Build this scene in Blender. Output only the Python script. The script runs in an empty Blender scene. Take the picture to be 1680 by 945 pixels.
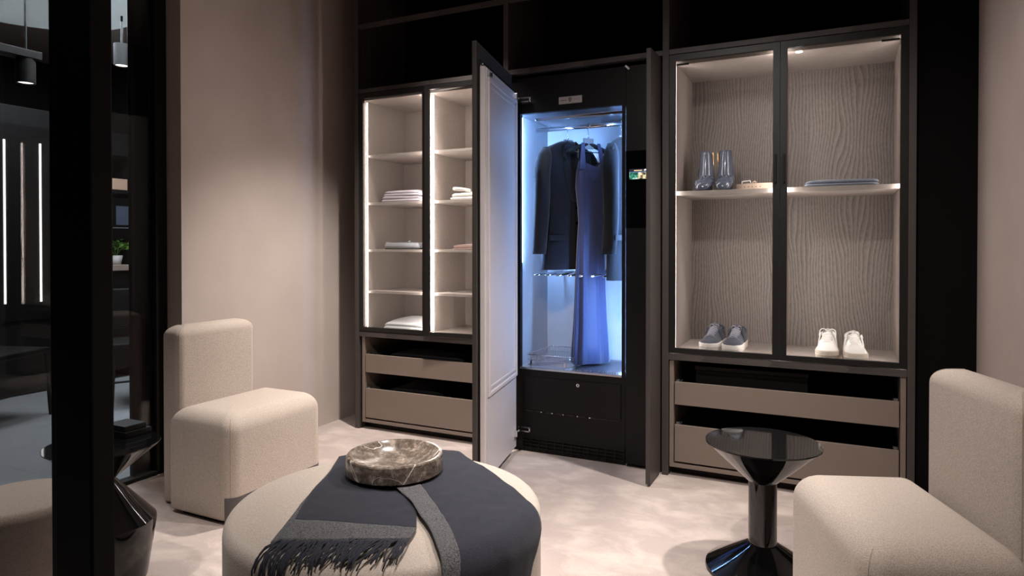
import bpy, bmesh, math, random
from mathutils import Vector, Matrix, noise
random.seed(7)
S = bpy.context.scene
COL = S.collection
PI = math.pi

# ------------------------------------------------------------------ camera, world, lights, exposure
cam_d = bpy.data.cameras.new('camera')
cam = bpy.data.objects.new('camera', cam_d); COL.objects.link(cam)
cam_d.sensor_width = 36.0
cam_d.lens = 1094.83 / 1680 * 36.0
cam_d.shift_y = -59.31 / 1680
cam_d.clip_start = 0.05
cam.location = (0.795, -3.4662, 1.2)
cam.rotation_euler = (math.radians(90 - 0.593), 0, math.radians(26.12))
S.camera = cam

S.view_settings.view_transform = 'Standard'
S.view_settings.look = 'None'
S.view_settings.gamma = 1
S.view_settings.use_curve_mapping = False
S.view_settings.exposure = 0.0

W = bpy.data.worlds.new('world'); S.world = W
W.use_nodes = True
W.node_tree.nodes['Background'].inputs[0].default_value = (0.9, 0.82, 0.78, 1)
W.node_tree.nodes['Background'].inputs[1].default_value = 0.02

def spot(name, loc, tgt, watt, angle, blend, col=(1.0, 0.93, 0.875), size=0.05):
    l = bpy.data.lights.new(name, 'SPOT')
    l.energy = watt; l.spot_size = math.radians(angle); l.spot_blend = blend
    l.color = col; l.shadow_soft_size = size
    o = bpy.data.objects.new(name, l); COL.objects.link(o)
    o.location = loc
    d = Vector(tgt) - Vector(loc)
    o.rotation_euler = d.to_track_quat('-Z', 'Y').to_euler()
    return o
spot('ceiling_spot_wall', (-1.05, -0.50, 2.92), (-1.52, -0.40, 0.0), 410, 78, 1.0)
spot('ceiling_spot_key', (1.12, -0.66, 2.92), (-0.18, -0.72, 0.0), 315, 64, 1.0)
spot('ceiling_spot_centre', (0.02, -1.45, 2.92), (0.02, -1.42, 0.0), 260, 44, 1.0)
spot('ceiling_spot_front', (0.1, -2.6, 2.92), (0.15, -0.7, 0.4), 165, 90, 0.9)
spot('ceiling_spot_side', (-1.75, -2.45, 2.92), (-1.5, -2.35, 0.0), 125, 56, 0.9)
spot('ceiling_spot_right', (0.55, -2.2, 2.92), (1.3, -1.0, 1.2), 40, 70, 0.9)
kl = bpy.data.lights.new('neighbour_room_fill', 'AREA'); kl.energy = 110; kl.shape = 'RECTANGLE'  # unseen area light added to brighten the neighbouring room
kl.size = 1.6; kl.size_y = 1.0; kl.color = (0.86, 0.93, 1.0)
klo = bpy.data.objects.new('neighbour_room_fill', kl); COL.objects.link(klo); klo.location = (-3.9, -0.5, 2.86)

# ------------------------------------------------------------------ materials
MATS = {}
def _new(name):
    m = bpy.data.materials.new(name); m.use_nodes = True
    return m, m.node_tree, m.node_tree.nodes['Principled BSDF']
def plain(name, col, rough=0.5, metal=0.0, spec=0.5, bump=0.0, bscale=200.0, var=0.0, vscale=8.0, emis=None, coat=0.0, stretch=None):
    if name in MATS: return MATS[name]
    m, nt, b = _new(name)
    b.inputs['Base Color'].default_value = (*col, 1)
    b.inputs['Roughness'].default_value = rough
    b.inputs['Metallic'].default_value = metal
    b.inputs['Specular IOR Level'].default_value = spec
    b.inputs['Coat Weight'].default_value = coat
    tc = nt.nodes.new('ShaderNodeTexCoord')
    src = tc.outputs['Object']
    if stretch:
        mp = nt.nodes.new('ShaderNodeMapping'); mp.inputs['Scale'].default_value = stretch
        nt.links.new(src, mp.inputs[0]); src = mp.outputs[0]
    if bump:
        n = nt.nodes.new('ShaderNodeTexNoise'); n.inputs['Scale'].default_value = bscale; n.inputs['Detail'].default_value = 3
        nt.links.new(src, n.inputs['Vector'])
        bp = nt.nodes.new('ShaderNodeBump'); bp.inputs['Strength'].default_value = bump; bp.inputs['Distance'].default_value = 0.004
        nt.links.new(n.outputs['Fac'], bp.inputs['Height']); nt.links.new(bp.outputs[0], b.inputs['Normal'])
    if var:
        n2 = nt.nodes.new('ShaderNodeTexNoise'); n2.inputs['Scale'].default_value = vscale; n2.inputs['Detail'].default_value = 5
        nt.links.new(src, n2.inputs['Vector'])
        cr = nt.nodes.new('ShaderNodeValToRGB')
        cr.color_ramp.elements[0].position = 0.32; cr.color_ramp.elements[1].position = 0.68
        cr.color_ramp.elements[0].color = (*[c * (1 - var) for c in col], 1)
        cr.color_ramp.elements[1].color = (*[min(1, c * (1 + var)) for c in col], 1)
        nt.links.new(n2.outputs['Fac'], cr.inputs[0]); nt.links.new(cr.outputs[0], b.inputs['Base Color'])
    if emis:
        b.inputs['Emission Color'].default_value = (*emis[:3], 1); b.inputs['Emission Strength'].default_value = emis[3]
    MATS[name] = m
    return m
def wood(name, dark, light, scale=38.0, grain=(1, 1, 0.10), rough=0.5, bump=0.25, dist=7.0, dscale=0.55):
    m, nt, b = _new(name)
    tc = nt.nodes.new('ShaderNodeTexCoord'); mp = nt.nodes.new('ShaderNodeMapping')
    mp.inputs['Scale'].default_value = grain
    nt.links.new(tc.outputs['Object'], mp.inputs[0])
    w = nt.nodes.new('ShaderNodeTexWave'); w.wave_type = 'BANDS'; w.bands_direction = 'X'; w.wave_profile = 'SAW'
    w.inputs['Scale'].default_value = scale / 6.28; w.inputs['Distortion'].default_value = dist
    w.inputs['Detail'].default_value = 2.5; w.inputs['Detail Scale'].default_value = dscale; w.inputs['Detail Roughness'].default_value = 0.5
    nt.links.new(mp.outputs[0], w.inputs['Vector'])
    n = nt.nodes.new('ShaderNodeTexNoise'); n.inputs['Scale'].default_value = 140; n.inputs['Detail'].default_value = 3
    nt.links.new(mp.outputs[0], n.inputs['Vector'])
    mx = nt.nodes.new('ShaderNodeMath'); mx.operation = 'MULTIPLY_ADD'; mx.inputs[1].default_value = 0.55
    nt.links.new(n.outputs['Fac'], mx.inputs[0])
    ml = nt.nodes.new('ShaderNodeMath'); ml.operation = 'MULTIPLY'; ml.inputs[1].default_value = 0.5
    nt.links.new(w.outputs['Fac'], ml.inputs[0]); nt.links.new(ml.outputs[0], mx.inputs[2])
    cr = nt.nodes.new('ShaderNodeValToRGB')
    cr.color_ramp.elements[0].position = 0.18; cr.color_ramp.elements[1].position = 0.72
    cr.color_ramp.elements[0].color = (*dark, 1); cr.color_ramp.elements[1].color = (*light, 1)
    nt.links.new(mx.outputs[0], cr.inputs[0]); nt.links.new(cr.outputs[0], b.inputs['Base Color'])
    b.inputs['Roughness'].default_value = rough
    bp = nt.nodes.new('ShaderNodeBump'); bp.inputs['Strength'].default_value = bump; bp.inputs['Distance'].default_value = 0.002
    nt.links.new(mx.outputs[0], bp.inputs['Height']); nt.links.new(bp.outputs[0], b.inputs['Normal'])
    MATS[name] = m
    return m
def glass(name, tint, refl=1.0, rough=0.0):
    m = bpy.data.materials.new(name); m.use_nodes = True; nt = m.node_tree
    nt.nodes.remove(nt.nodes['Principled BSDF']); out = nt.nodes['Material Output']
    tr = nt.nodes.new('ShaderNodeBsdfTransparent'); tr.inputs[0].default_value = (*tint, 1)
    gl = nt.nodes.new('ShaderNodeBsdfGlossy'); gl.inputs['Roughness'].default_value = rough
    lw = nt.nodes.new('ShaderNodeLayerWeight')       # Schlick reflectance, the same on both faces of the pane
    pw = nt.nodes.new('ShaderNodeMath'); pw.operation = 'POWER'; pw.inputs[1].default_value = 5.0
    mu = nt.nodes.new('ShaderNodeMath'); mu.operation = 'MULTIPLY_ADD'; mu.inputs[1].default_value = 0.96*refl; mu.inputs[2].default_value = 0.035*refl
    mix = nt.nodes.new('ShaderNodeMixShader')
    nt.links.new(lw.outputs['Facing'], pw.inputs[0]); nt.links.new(pw.outputs[0], mu.inputs[0]); nt.links.new(mu.outputs[0], mix.inputs[0])
    nt.links.new(tr.outputs[0], mix.inputs[1]); nt.links.new(gl.outputs[0], mix.inputs[2]); nt.links.new(mix.outputs[0], out.inputs[0])
    MATS[name] = m
    return m
def emit(name, col, strength):
    m, nt, b = _new(name)
    b.inputs['Base Color'].default_value = (*col, 1)
    b.inputs['Emission Color'].default_value = (*col, 1); b.inputs['Emission Strength'].default_value = strength
    MATS[name] = m
    return m
def carpet_mat():
    m, nt, b = _new('carpet')
    tc = nt.nodes.new('ShaderNodeTexCoord')
    mp = nt.nodes.new('ShaderNodeMapping'); mp.inputs['Rotation'].default_value = (0, 0, 0.5); mp.inputs['Scale'].default_value = (1.0, 1.4, 1)
    nt.links.new(tc.outputs['Object'], mp.inputs[0])
    n = nt.nodes.new('ShaderNodeTexNoise'); n.inputs['Scale'].default_value = 5.0; n.inputs['Detail'].default_value = 6
    n.inputs['Roughness'].default_value = 0.6; n.inputs['Distortion'].default_value = 0.4
    nt.links.new(mp.outputs[0], n.inputs['Vector'])
    cr = nt.nodes.new('ShaderNodeValToRGB'); e = cr.color_ramp.elements
    e[0].position = 0.44; e[1].position = 0.70
    e[0].color = (0.45, 0.372, 0.340, 1); e[1].color = (0.62, 0.525, 0.475, 1)
    nt.links.new(n.outputs['Fac'], cr.inputs[0])
    f = nt.nodes.new('ShaderNodeTexNoise'); f.inputs['Scale'].default_value = 260; f.inputs['Detail'].default_value = 2
    nt.links.new(tc.outputs['Object'], f.inputs['Vector'])
    mx = nt.nodes.new('ShaderNodeMixRGB'); mx.blend_type = 'OVERLAY'; mx.inputs[0].default_value = 0.22
    nt.links.new(cr.outputs[0], mx.inputs[1]); nt.links.new(f.outputs['Fac'], mx.inputs[2])
    nt.links.new(mx.outputs[0], b.inputs['Base Color'])
    b.inputs['Roughness'].default_value = 0.95; b.inputs['Specular IOR Level'].default_value = 0.1
    b.inputs['Sheen Weight'].default_value = 0.15
    bp = nt.nodes.new('ShaderNodeBump'); bp.inputs['Strength'].default_value = 0.5; bp.inputs['Distance'].default_value = 0.004
    nt.links.new(f.outputs['Fac'], bp.inputs['Height']); nt.links.new(bp.outputs[0], b.inputs['Normal'])
    MATS['carpet'] = m
    return m
def marble_mat():
    m, nt, b = _new('brown_marble')
    tc = nt.nodes.new('ShaderNodeTexCoord')
    n = nt.nodes.new('ShaderNodeTexNoise'); n.inputs['Scale'].default_value = 34; n.inputs['Detail'].default_value = 10; n.inputs['Roughness'].default_value = 0.8; n.inputs['Distortion'].default_value = 0.3
    nt.links.new(tc.outputs['Object'], n.inputs['Vector'])
    cr = nt.nodes.new('ShaderNodeValToRGB'); e = cr.color_ramp.elements
    e[0].position = 0.34; e[0].color = (0.045, 0.034, 0.027, 1); e[1].position = 0.68; e[1].color = (0.52, 0.43, 0.355, 1)
    k = e.new(0.5); k.color = (0.155, 0.12, 0.095, 1)
    nt.links.new(n.outputs['Fac'], cr.inputs[0])
    v = nt.nodes.new('ShaderNodeTexNoise'); v.inputs['Scale'].default_value = 3.0; v.inputs['Detail'].default_value = 3; v.inputs['Distortion'].default_value = 0.8
    nt.links.new(tc.outputs['Object'], v.inputs['Vector'])
    a = nt.nodes.new('ShaderNodeMath'); a.operation = 'SUBTRACT'; a.inputs[1].default_value = 0.53
    nt.links.new(v.outputs['Fac'], a.inputs[0])
    ab = nt.nodes.new('ShaderNodeMath'); ab.operation = 'ABSOLUTE'; nt.links.new(a.outputs[0], ab.inputs[0])
    lt = nt.nodes.new('ShaderNodeMath'); lt.operation = 'LESS_THAN'; lt.inputs[1].default_value = 0.0022; nt.links.new(ab.outputs[0], lt.inputs[0])
    mx = nt.nodes.new('ShaderNodeMixRGB'); mx.inputs[2].default_value = (0.75, 0.69, 0.62, 1)
    nt.links.new(lt.outputs[0], mx.inputs[0]); nt.links.new(cr.outputs[0], mx.inputs[1]); nt.links.new(mx.outputs[0], b.inputs['Base Color'])
    # one crisp white vein climbing the outer wall
    sx = nt.nodes.new('ShaderNodeSeparateXYZ'); nt.links.new(tc.outputs['Object'], sx.inputs[0])
    def mth(op, *ins):
        k = nt.nodes.new('ShaderNodeMath'); k.operation = op
        for q, v_ in enumerate(ins):
            if isinstance(v_, (int, float)): k.inputs[q].default_value = v_
            else: nt.links.new(v_, k.inputs[q])
        return k.outputs[0]
    uu = mth('ADD', mth('MULTIPLY', sx.outputs[0], 0.81), mth('MULTIPLY', sx.outputs[1], 0.59))
    vv = mth('SUBTRACT', mth('MULTIPLY', sx.outputs[0], 0.59), mth('MULTIPLY', sx.outputs[1], 0.81))
    dd = mth('SUBTRACT', mth('SUBTRACT', uu, mth('MULTIPLY', sx.outputs[2], 0.70)), mth('MULTIPLY_ADD', n.outputs['Fac'], 0.014, 0.015))
    on = mth('MULTIPLY', mth('LESS_THAN', mth('ABSOLUTE', dd), 0.0016), mth('GREATER_THAN', vv, 0.135))
    nt.links.new(mth('MAXIMUM', lt.outputs[0], on), mx.inputs[0])
    b.inputs['Roughness'].default_value = 0.2
    MATS['brown_marble'] = m
    return m
def weave(name, col, var=0.16, scale=330, rough=0.92, bump=0.5, sheen=0.2):
    m, nt, b = _new(name)
    tc = nt.nodes.new('ShaderNodeTexCoord')
    n = nt.nodes.new('ShaderNodeTexNoise'); n.inputs['Scale'].default_value = scale; n.inputs['Detail'].default_value = 2
    nt.links.new(tc.outputs['Object'], n.inputs['Vector'])
    cr = nt.nodes.new('ShaderNodeValToRGB'); e = cr.color_ramp.elements
    e[0].position = 0.36; e[1].position = 0.64
    e[0].color = (*[c * (1 - var) for c in col], 1); e[1].color = (*[min(1, c * (1 + var)) for c in col], 1)
    nt.links.new(n.outputs['Fac'], cr.inputs[0]); nt.links.new(cr.outputs[0], b.inputs['Base Color'])
    b.inputs['Roughness'].default_value = rough; b.inputs['Specular IOR Level'].default_value = 0.15
    b.inputs['Sheen Weight'].default_value = sheen
    bp = nt.nodes.new('ShaderNodeBump'); bp.inputs['Strength'].default_value = bump; bp.inputs['Distance'].default_value = 0.002
    nt.links.new(n.outputs['Fac'], bp.inputs['Height']); nt.links.new(bp.outputs[0], b.inputs['Normal'])
    MATS[name] = m
    return m

M_carpet = carpet_mat()
M_wall = plain('beige_plaster', (0.50, 0.425, 0.385), 0.9, spec=0.15, var=0.05, vscale=3, bump=0.08, bscale=60)
M_ceil = plain('ceiling_paint', (0.42, 0.34, 0.30), 0.9, spec=0.1, var=0.03)
M_black = plain('black_matt', (0.006, 0.0055, 0.0055), 0.55, spec=0.25, bump=0.03)
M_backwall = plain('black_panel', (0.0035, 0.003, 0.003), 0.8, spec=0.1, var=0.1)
M_oak = wood('dark_oak', (0.034, 0.028, 0.027), (0.062, 0.052, 0.049), scale=260, grain=(1, 1, 0.03), bump=0.3, dist=2.0)
M_oakh = wood('dark_oak_rail', (0.034, 0.028, 0.027), (0.066, 0.055, 0.052), scale=200, grain=(0.03, 1, 1), bump=0.3, dist=2.0)
M_grain = wood('grey_oak_veneer', (0.10, 0.084, 0.075), (0.255, 0.22, 0.198), scale=125, grain=(1, 1, 0.33), bump=0.12, dist=38.0, dscale=0.17)
M_linen = weave('linen_laminate', (0.36, 0.312, 0.285), 0.16, 300, 0.7, 0.25, 0.0)
M_shelf = plain('shelf_board', (0.36, 0.315, 0.285), 0.55, bump=0.05, var=0.05, vscale=30)
M_taupe = plain('taupe_lacquer', (0.205, 0.16, 0.133), 0.5, var=0.02, bump=0.02)
M_alu = plain('black_aluminium', (0.010, 0.009, 0.009), 0.4, spec=0.35, bump=0.02)
M_glass = glass('clear_glass', (0.95, 0.95, 0.95), 1.1)
M_smoke = glass('smoked_glass', (0.85, 0.84, 0.83), 1.0)
M_part = glass('partition_glass', (0.84, 0.85, 0.86), 1.0)
M_white = plain('white_liner', (0.60, 0.555, 0.56), 0.35, spec=0.5, var=0.02)
M_inner = plain('cabinet_liner', (0.56, 0.58, 0.62), 0.4, var=0.02)
M_ablk = plain('appliance_black', (0.0055, 0.005, 0.005), 0.42, spec=0.22, bump=0.02)
M_gloss = plain('touch_glass', (0.002, 0.002, 0.0022), 0.06, spec=0.5, var=0.05)
M_chrome = plain('chrome', (0.78, 0.78, 0.80), 0.14, 1.0, bump=0.01)
M_steel = plain('brushed_steel', (0.62, 0.63, 0.66), 0.28, 1.0, bump=0.04, bscale=400)
M_led = emit('led_strip', (1.0, 0.90, 0.83), 50)
M_led1 = emit('led_strip_slim', (1.0, 0.90, 0.83), 14)
M_ledh = emit('led_hidden_fill', (1.0, 0.91, 0.86), 85)
M_leds = emit('led_profile', (1.0, 0.91, 0.86), 34)
M_ledb = emit('blue_white_led', (0.27, 0.51, 1.0), 140)
M_puck = emit('led_disc', (1.0, 0.93, 0.86), 3.0)
M_bou = weave('beige_boucle', (0.50, 0.424, 0.366), 0.14, 300, bump=0.55)
M_pipe = plain('beige_piping', (0.40, 0.335, 0.275), 0.9, bump=0.2)
M_bpanel = plain('grey_plinth', (0.105, 0.092, 0.092), 0.7, var=0.05)
M_lac = plain('black_lacquer', (0.004, 0.004, 0.0042), 0.05, spec=0.5, coat=0.15, var=0.05)
M_marble = marble_mat()
M_navyw = weave('navy_wool', (0.028, 0.029, 0.040), 0.25, 420, bump=0.5, sheen=0.12)
M_greyw = weave('grey_melange_wool', (0.095, 0.093, 0.096), 0.6, 330, bump=0.6, sheen=0.12)
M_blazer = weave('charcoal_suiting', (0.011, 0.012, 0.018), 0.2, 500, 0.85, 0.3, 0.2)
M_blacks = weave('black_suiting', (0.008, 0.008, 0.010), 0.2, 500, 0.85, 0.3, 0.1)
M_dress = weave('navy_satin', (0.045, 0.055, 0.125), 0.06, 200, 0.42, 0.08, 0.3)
M_plant = plain('leaf_green', (0.12, 0.28, 0.04), 0.6, var=0.3, vscale=20)
M_pot = plain('white_pot', (0.6, 0.57, 0.55), 0.6, var=0.05)
M_lilac = weave('lilac_knit', (0.40, 0.36, 0.40), 0.08, 260)
M_whitef = weave('white_cotton', (0.80, 0.76, 0.72), 0.05, 260)
M_shirt = weave('pale_blue_cotton', (0.70, 0.72, 0.74), 0.04, 260)
M_denim = weave('blue_grey_denim', (0.16, 0.18, 0.225), 0.14, 420)
M_rose = weave('rose_brown_cloth', (0.26, 0.17, 0.15), 0.15, 260)
M_gleather = plain('grey_leather', (0.20, 0.21, 0.23), 0.4, var=0.08, bump=0.05)
M_boot = plain('slate_blue_leather', (0.085, 0.10, 0.142), 0.2, spec=0.6, coat=0.4, var=0.06, bump=0.06, bscale=40)
M_gold = plain('gold_zip', (0.9, 0.62, 0.28), 0.25, 1.0, bump=0.01)
M_tan = plain('tan_leather', (0.68, 0.53, 0.42), 0.6, var=0.06, bump=0.1)
M_hole = plain('dark_hole', (0.03, 0.02, 0.018), 0.9, var=0.05)
M_snavy = weave('navy_canvas', (0.055, 0.06, 0.08), 0.15, 420)
M_rubber = plain('white_rubber', (0.80, 0.77, 0.73), 0.5, var=0.02)
M_rubberc = plain('cream_rubber', (0.66, 0.58, 0.48), 0.55, var=0.03)
M_sleather = plain('white_leather', (0.86, 0.84, 0.81), 0.5, bump=0.06, bscale=60, var=0.01)
M_lace = plain('slate_lace', (0.30, 0.30, 0.36), 0.9, bump=0.2)
M_lacew = plain('white_lace', (0.85, 0.82, 0.79), 0.9, bump=0.2)
M_wfloor = plain('polished_grey_floor', (0.34, 0.35, 0.36), 0.25, var=0.06)
M_plate = plain('label_plate', (0.42, 0.37, 0.34), 0.4, 0.2, bump=0.03)
M_ink = plain('print_ink', (0.08, 0.065, 0.06), 0.7, var=0.05)

# ------------------------------------------------------------------ geometry helpers
def box(bm, x0, x1, y0, y1, z0, z1, T=None):
    vs = [bm.verts.new(Vector(p)) for p in ((x0,y0,z0),(x1,y0,z0),(x1,y1,z0),(x0,y1,z0),(x0,y0,z1),(x1,y0,z1),(x1,y1,z1),(x0,y1,z1))]
    if T:
        for v in vs: v.co = T(v.co)
    for f in ((3,2,1,0),(4,5,6,7),(0,1,5,4),(1,2,6,5),(2,3,7,6),(3,0,4,7)):
        bm.faces.new([vs[i] for i in f])
    return vs
def BM(): return bmesh.new()
def B(*boxes, T=None):
    bm = BM()
    for b in boxes: box(bm, *b, T=T)
    return bm
def rootloc(o):
    while o.parent: o = o.parent
    return o.location.copy()
def obj(name, bm, mat, parent=None, smooth=False, bevel=0.0, world=True, seg=2, angle=None):
    """link a bmesh as ONE mesh object; vertices are world coordinates unless world=False (then local to the thing)"""
    if parent and world:
        off = rootloc(parent)
        for v in bm.verts: v.co -= off
    bmesh.ops.recalc_face_normals(bm, faces=bm.faces)
    me = bpy.data.meshes.new(name)
    if smooth:
        for f in bm.faces: f.smooth = True
    bm.to_mesh(me); bm.free()
    me.materials.append(mat)
    o = bpy.data.objects.new(name, me); COL.objects.link(o)
    if parent: o.parent = parent
    if bevel:
        md = o.modifiers.new('bevel', 'BEVEL'); md.width = bevel; md.segments = seg; md.limit_method = 'ANGLE'; md.angle_limit = 0.6
    if angle:
        me.set_sharp_from_angle(angle=math.radians(angle))
    return o
def tag(o, label, cat, group=None, kind=None):
    o['label'] = label; o['category'] = cat
    if group: o['group'] = group
    if kind: o['kind'] = kind
    return o
def thing(name, label, cat, loc=(0,0,0), rotz=0.0, group=None, kind=None):
    o = bpy.data.objects.new(name, None); COL.objects.link(o)
    o.empty_display_size = 0.05
    o.location = loc; o.rotation_euler = (0, 0, rotz)
    return tag(o, label, cat, group, kind)
def tube(bm, pts, r, seg=8, closed=False, cap=True):
    pts = [Vector(p) for p in pts]; n = len(pts); rings = []
    rr = r if hasattr(r, '__len__') else [r] * n
    up = None
    for i, p in enumerate(pts):
        if closed: t = pts[(i+1) % n] - pts[i-1]
        else: t = pts[min(i+1, n-1)] - pts[max(i-1, 0)]
        if t.length < 1e-9: t = Vector((0,0,1))
        t.normalize()
        if up is None: up = Vector((0,0,1)) if abs(t.z) < 0.9 else Vector((1,0,0))
        a = t.cross(up)
        if a.length < 1e-4: a = t.cross(Vector((0,1,0)))
        a.normalize(); b = a.cross(t).normalized(); up = b
        rings.append([bm.verts.new(p + (a*math.cos(k*2*PI/seg) + b*math.sin(k*2*PI/seg)) * rr[i]) for k in range(seg)])
    m = n if closed else n-1
    for i in range(m):
        A, C = rings[i], rings[(i+1) % n]
        for k in range(seg): bm.faces.new((A[k], A[(k+1)%seg], C[(k+1)%seg], C[k]))
    if cap and not closed:
        bm.faces.new(rings[0][::-1]); bm.faces.new(rings[-1])
    return rings
def loft(bm, rings, cap0=True, cap1=True):
    R = [[bm.verts.new(Vector(p)) for p in r] for r in rings]
    n = len(R[0])
    for A, C in zip(R, R[1:]):
        for k in range(n): bm.faces.new((A[k], A[(k+1)%n], C[(k+1)%n], C[k]))
    if cap0: bm.faces.new(R[0][::-1])
    if cap1: bm.faces.new(R[-1])
    return R
def lathe(bm, prof, seg=64, c=(0,0)):
    rings = []
    for r, z in prof:
        rings.append([(c[0]+max(r,1e-5)*math.cos(k*2*PI/seg), c[1]+max(r,1e-5)*math.sin(k*2*PI/seg), z) for k in range(seg)])
    return loft(bm, rings)
def rrect(x0, x1, y0, y1, r, seg=8, rback=None):
    """rounded rectangle outline, counter-clockwise"""
    r = min(r, (x1-x0)/2-1e-4, (y1-y0)/2-1e-4); out = []
    q = r if rback is None else min(rback, r)
    for cx, cy, a0, c in ((x1-r,y1-r,0,r),(x0+q,y1-q,PI/2,q),(x0+q,y0+q,PI,q),(x1-r,y0+r,1.5*PI,r)):
        for k in range(seg+1):
            a = a0 + k*PI/2/seg; out.append((cx+c*math.cos(a), cy+c*math.sin(a)))
    return out
def cushion(bm, x0, x1, y0, y1, z0, z1, rv, rt, rb=0.01, seg=8, crown=0.0, rback=None, ky=1.0):
    """upholstered block: plan corners of radius rv, top edge rolled by rt, bottom by rb"""
    rings = []
    def ring(ins, z, k=1.0): rings.append([(x, y, z) for x, y in rrect(x0+ins, x1-ins, y0+ins*k, y1-ins*k, max(rv-ins*0.6, 0.004), seg, None if rback is None else max(rback-ins*0.2, 0.004))])
    for k in range(4):
        a = k*PI/2/3; ring(rb*(1-math.sin(a)), z0+rb*(1-math.cos(a)))
    for k in range(1, 6): ring(0, z0+rb+(z1-rt-z0-rb)*k/6)
    for k in range(9):
        a = k*PI/2/8; ring(rt*(1-math.cos(a)), z1-rt+rt*math.sin(a), ky)
    w = min(x1-x0, y1-y0)/2 - rt
    for k in range(1, 5):
        f = k/5; ring(rt + w*f*0.98, z1 + crown*math.sin(f*PI/2), ky)
    loft(bm, rings)

# ------------------------------------------------------------------ the room
def struct(name, bm, mat, label, cat, **k):
    return tag(obj(name, bm, mat, **k), label, cat, kind='structure')
struct('floor', B((-2.43,1.6,-4.6,0.62,-0.05,0)), M_carpet, 'soft pinkish beige carpet with brushed pile across the dressing room', 'floor')
struct('ceiling', B((-6.2,1.6,-4.6,0.75,2.98,3.05)), M_ceil, 'warm beige painted ceiling above the wardrobe', 'ceiling')
struct('wall_left', B((-2.43,-2.285,-1.1,0.62,0,2.98)), M_wall, 'warm beige plaster wall behind the chair beside the glass partition', 'wall')
struct('wall_right', B((1.335,1.45,-4.6,0.62,0,2.98)), M_wall, 'warm beige plaster wall beside the glossy black table and chair', 'wall')
struct('wall_back', B((-2.43,1.6,0.60,0.70,0,2.98)), M_backwall, 'black back wall behind and above the wardrobe', 'wall')
struct('wall_front', B((-6.2,1.6,-4.7,-4.6,0,3.0)), M_black, 'dark wall closing the showroom opposite the wardrobe', 'wall')

# glazed partition between wall end and post (plane x = -2.42)
w1 = thing('window_1', 'dark framed floor to ceiling glass partition at the end of the beige wall', 'partition', (-2.42,-1.8,0), kind='structure')
obj('stile', B((-2.445,-2.395,-1.165,-1.10,0.0,2.98)), M_black, w1, bevel=0.004)
obj('stile', B((-2.445,-2.395,-4.6,-4.52,0.0,2.98)), M_black, w1, bevel=0.004)
obj('wide_stile', B((-2.475,-2.45,-1.262,-1.10,0.0,2.98)), M_ablk, w1, bevel=0.003)
obj('bottom_rail', B((-2.45,-2.39,-4.52,-1.165,0.0,0.022)), M_black, w1, bevel=0.003)
obj('top_rail', B((-2.445,-2.395,-4.52,-1.165,2.94,2.98)), M_black, w1, bevel=0.003)
obj('pane', B((-2.425,-2.415,-4.52,-1.165,0.022,2.94)), M_part, w1)
# post and smoked pane in front
w2 = thing('window_2', 'broad black steel post carrying a smoked glass pane in front of the side table', 'partition', (-0.5,-2.69,0), kind='structure')
obj('post', B((-0.566,-0.452,-2.70,-2.655,0,2.98)), M_black, w2, bevel=0.004)
obj('glazing_bead', B((-0.600,-0.566,-2.688,-2.67,0,2.98)), M_ablk, w2, bevel=0.003)
obj('bottom_rail', B((-2.38,-0.600,-2.70,-2.66,0,0.05)), M_black, w2, bevel=0.003)
obj('top_rail', B((-2.38,-0.600,-2.70,-2.66,2.93,2.98)), M_black, w2, bevel=0.003)
obj('pane', B((-2.38,-0.600,-2.683,-2.675,0.05,2.93)), M_smoke, w2)

# ------------------------------------------------------------------ wardrobe frame
XU = [(-2.051,-2.018), (-0.961,-0.929), (-0.0335,0.0), (1.0725,1.103)]
fr = thing('wardrobe_frame', 'dark oak wardrobe frame with tall uprights and thin cross rails', 'wardrobe', (-0.47,0.0,0))
for a, b in XU: obj('upright', B((a,b,0,0.56,0,2.97)), M_oak, fr, bevel=0.0015)
for i in range(3):
    x0, x1 = XU[i][1], XU[i+1][0]
    obj('cross_rail', B((x0,x1,0.002,0.56,2.184,2.211)), M_oakh, fr, bevel=0.001)
    obj('top_rail', B((x0,x1,0.004,0.03,2.605,2.632)), M_oakh, fr, bevel=0.001)
    obj('niche_back', B((x0,x1,0.53,0.55,2.211,2.97)), M_backwall, fr)
    if i != 1: obj('cross_rail', B((x0,x1,0.003,0.56,0.604,0.636)), M_oakh, fr, bevel=0.001)
obj('gap_shade_panel', B((1.103,1.334,0.03,0.05,0,2.97)), M_backwall, fr)  # black sheet across the gap to the right wall, standing in for its shade
# narrow oak leaf hinged on the third upright, swung open
obj('narrow_door', B((-0.063,-0.040,-0.212,-0.002,0.012,2.17)), M_oak, fr, bevel=0.0015)
obj('plinth', B((XU[0][1],XU[1][0],0.07,0.09,0,0.045)), M_black, fr)
obj('plinth', B((XU[2][1],XU[3][0],0.07,0.09,0,0.045)), M_black, fr)

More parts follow.
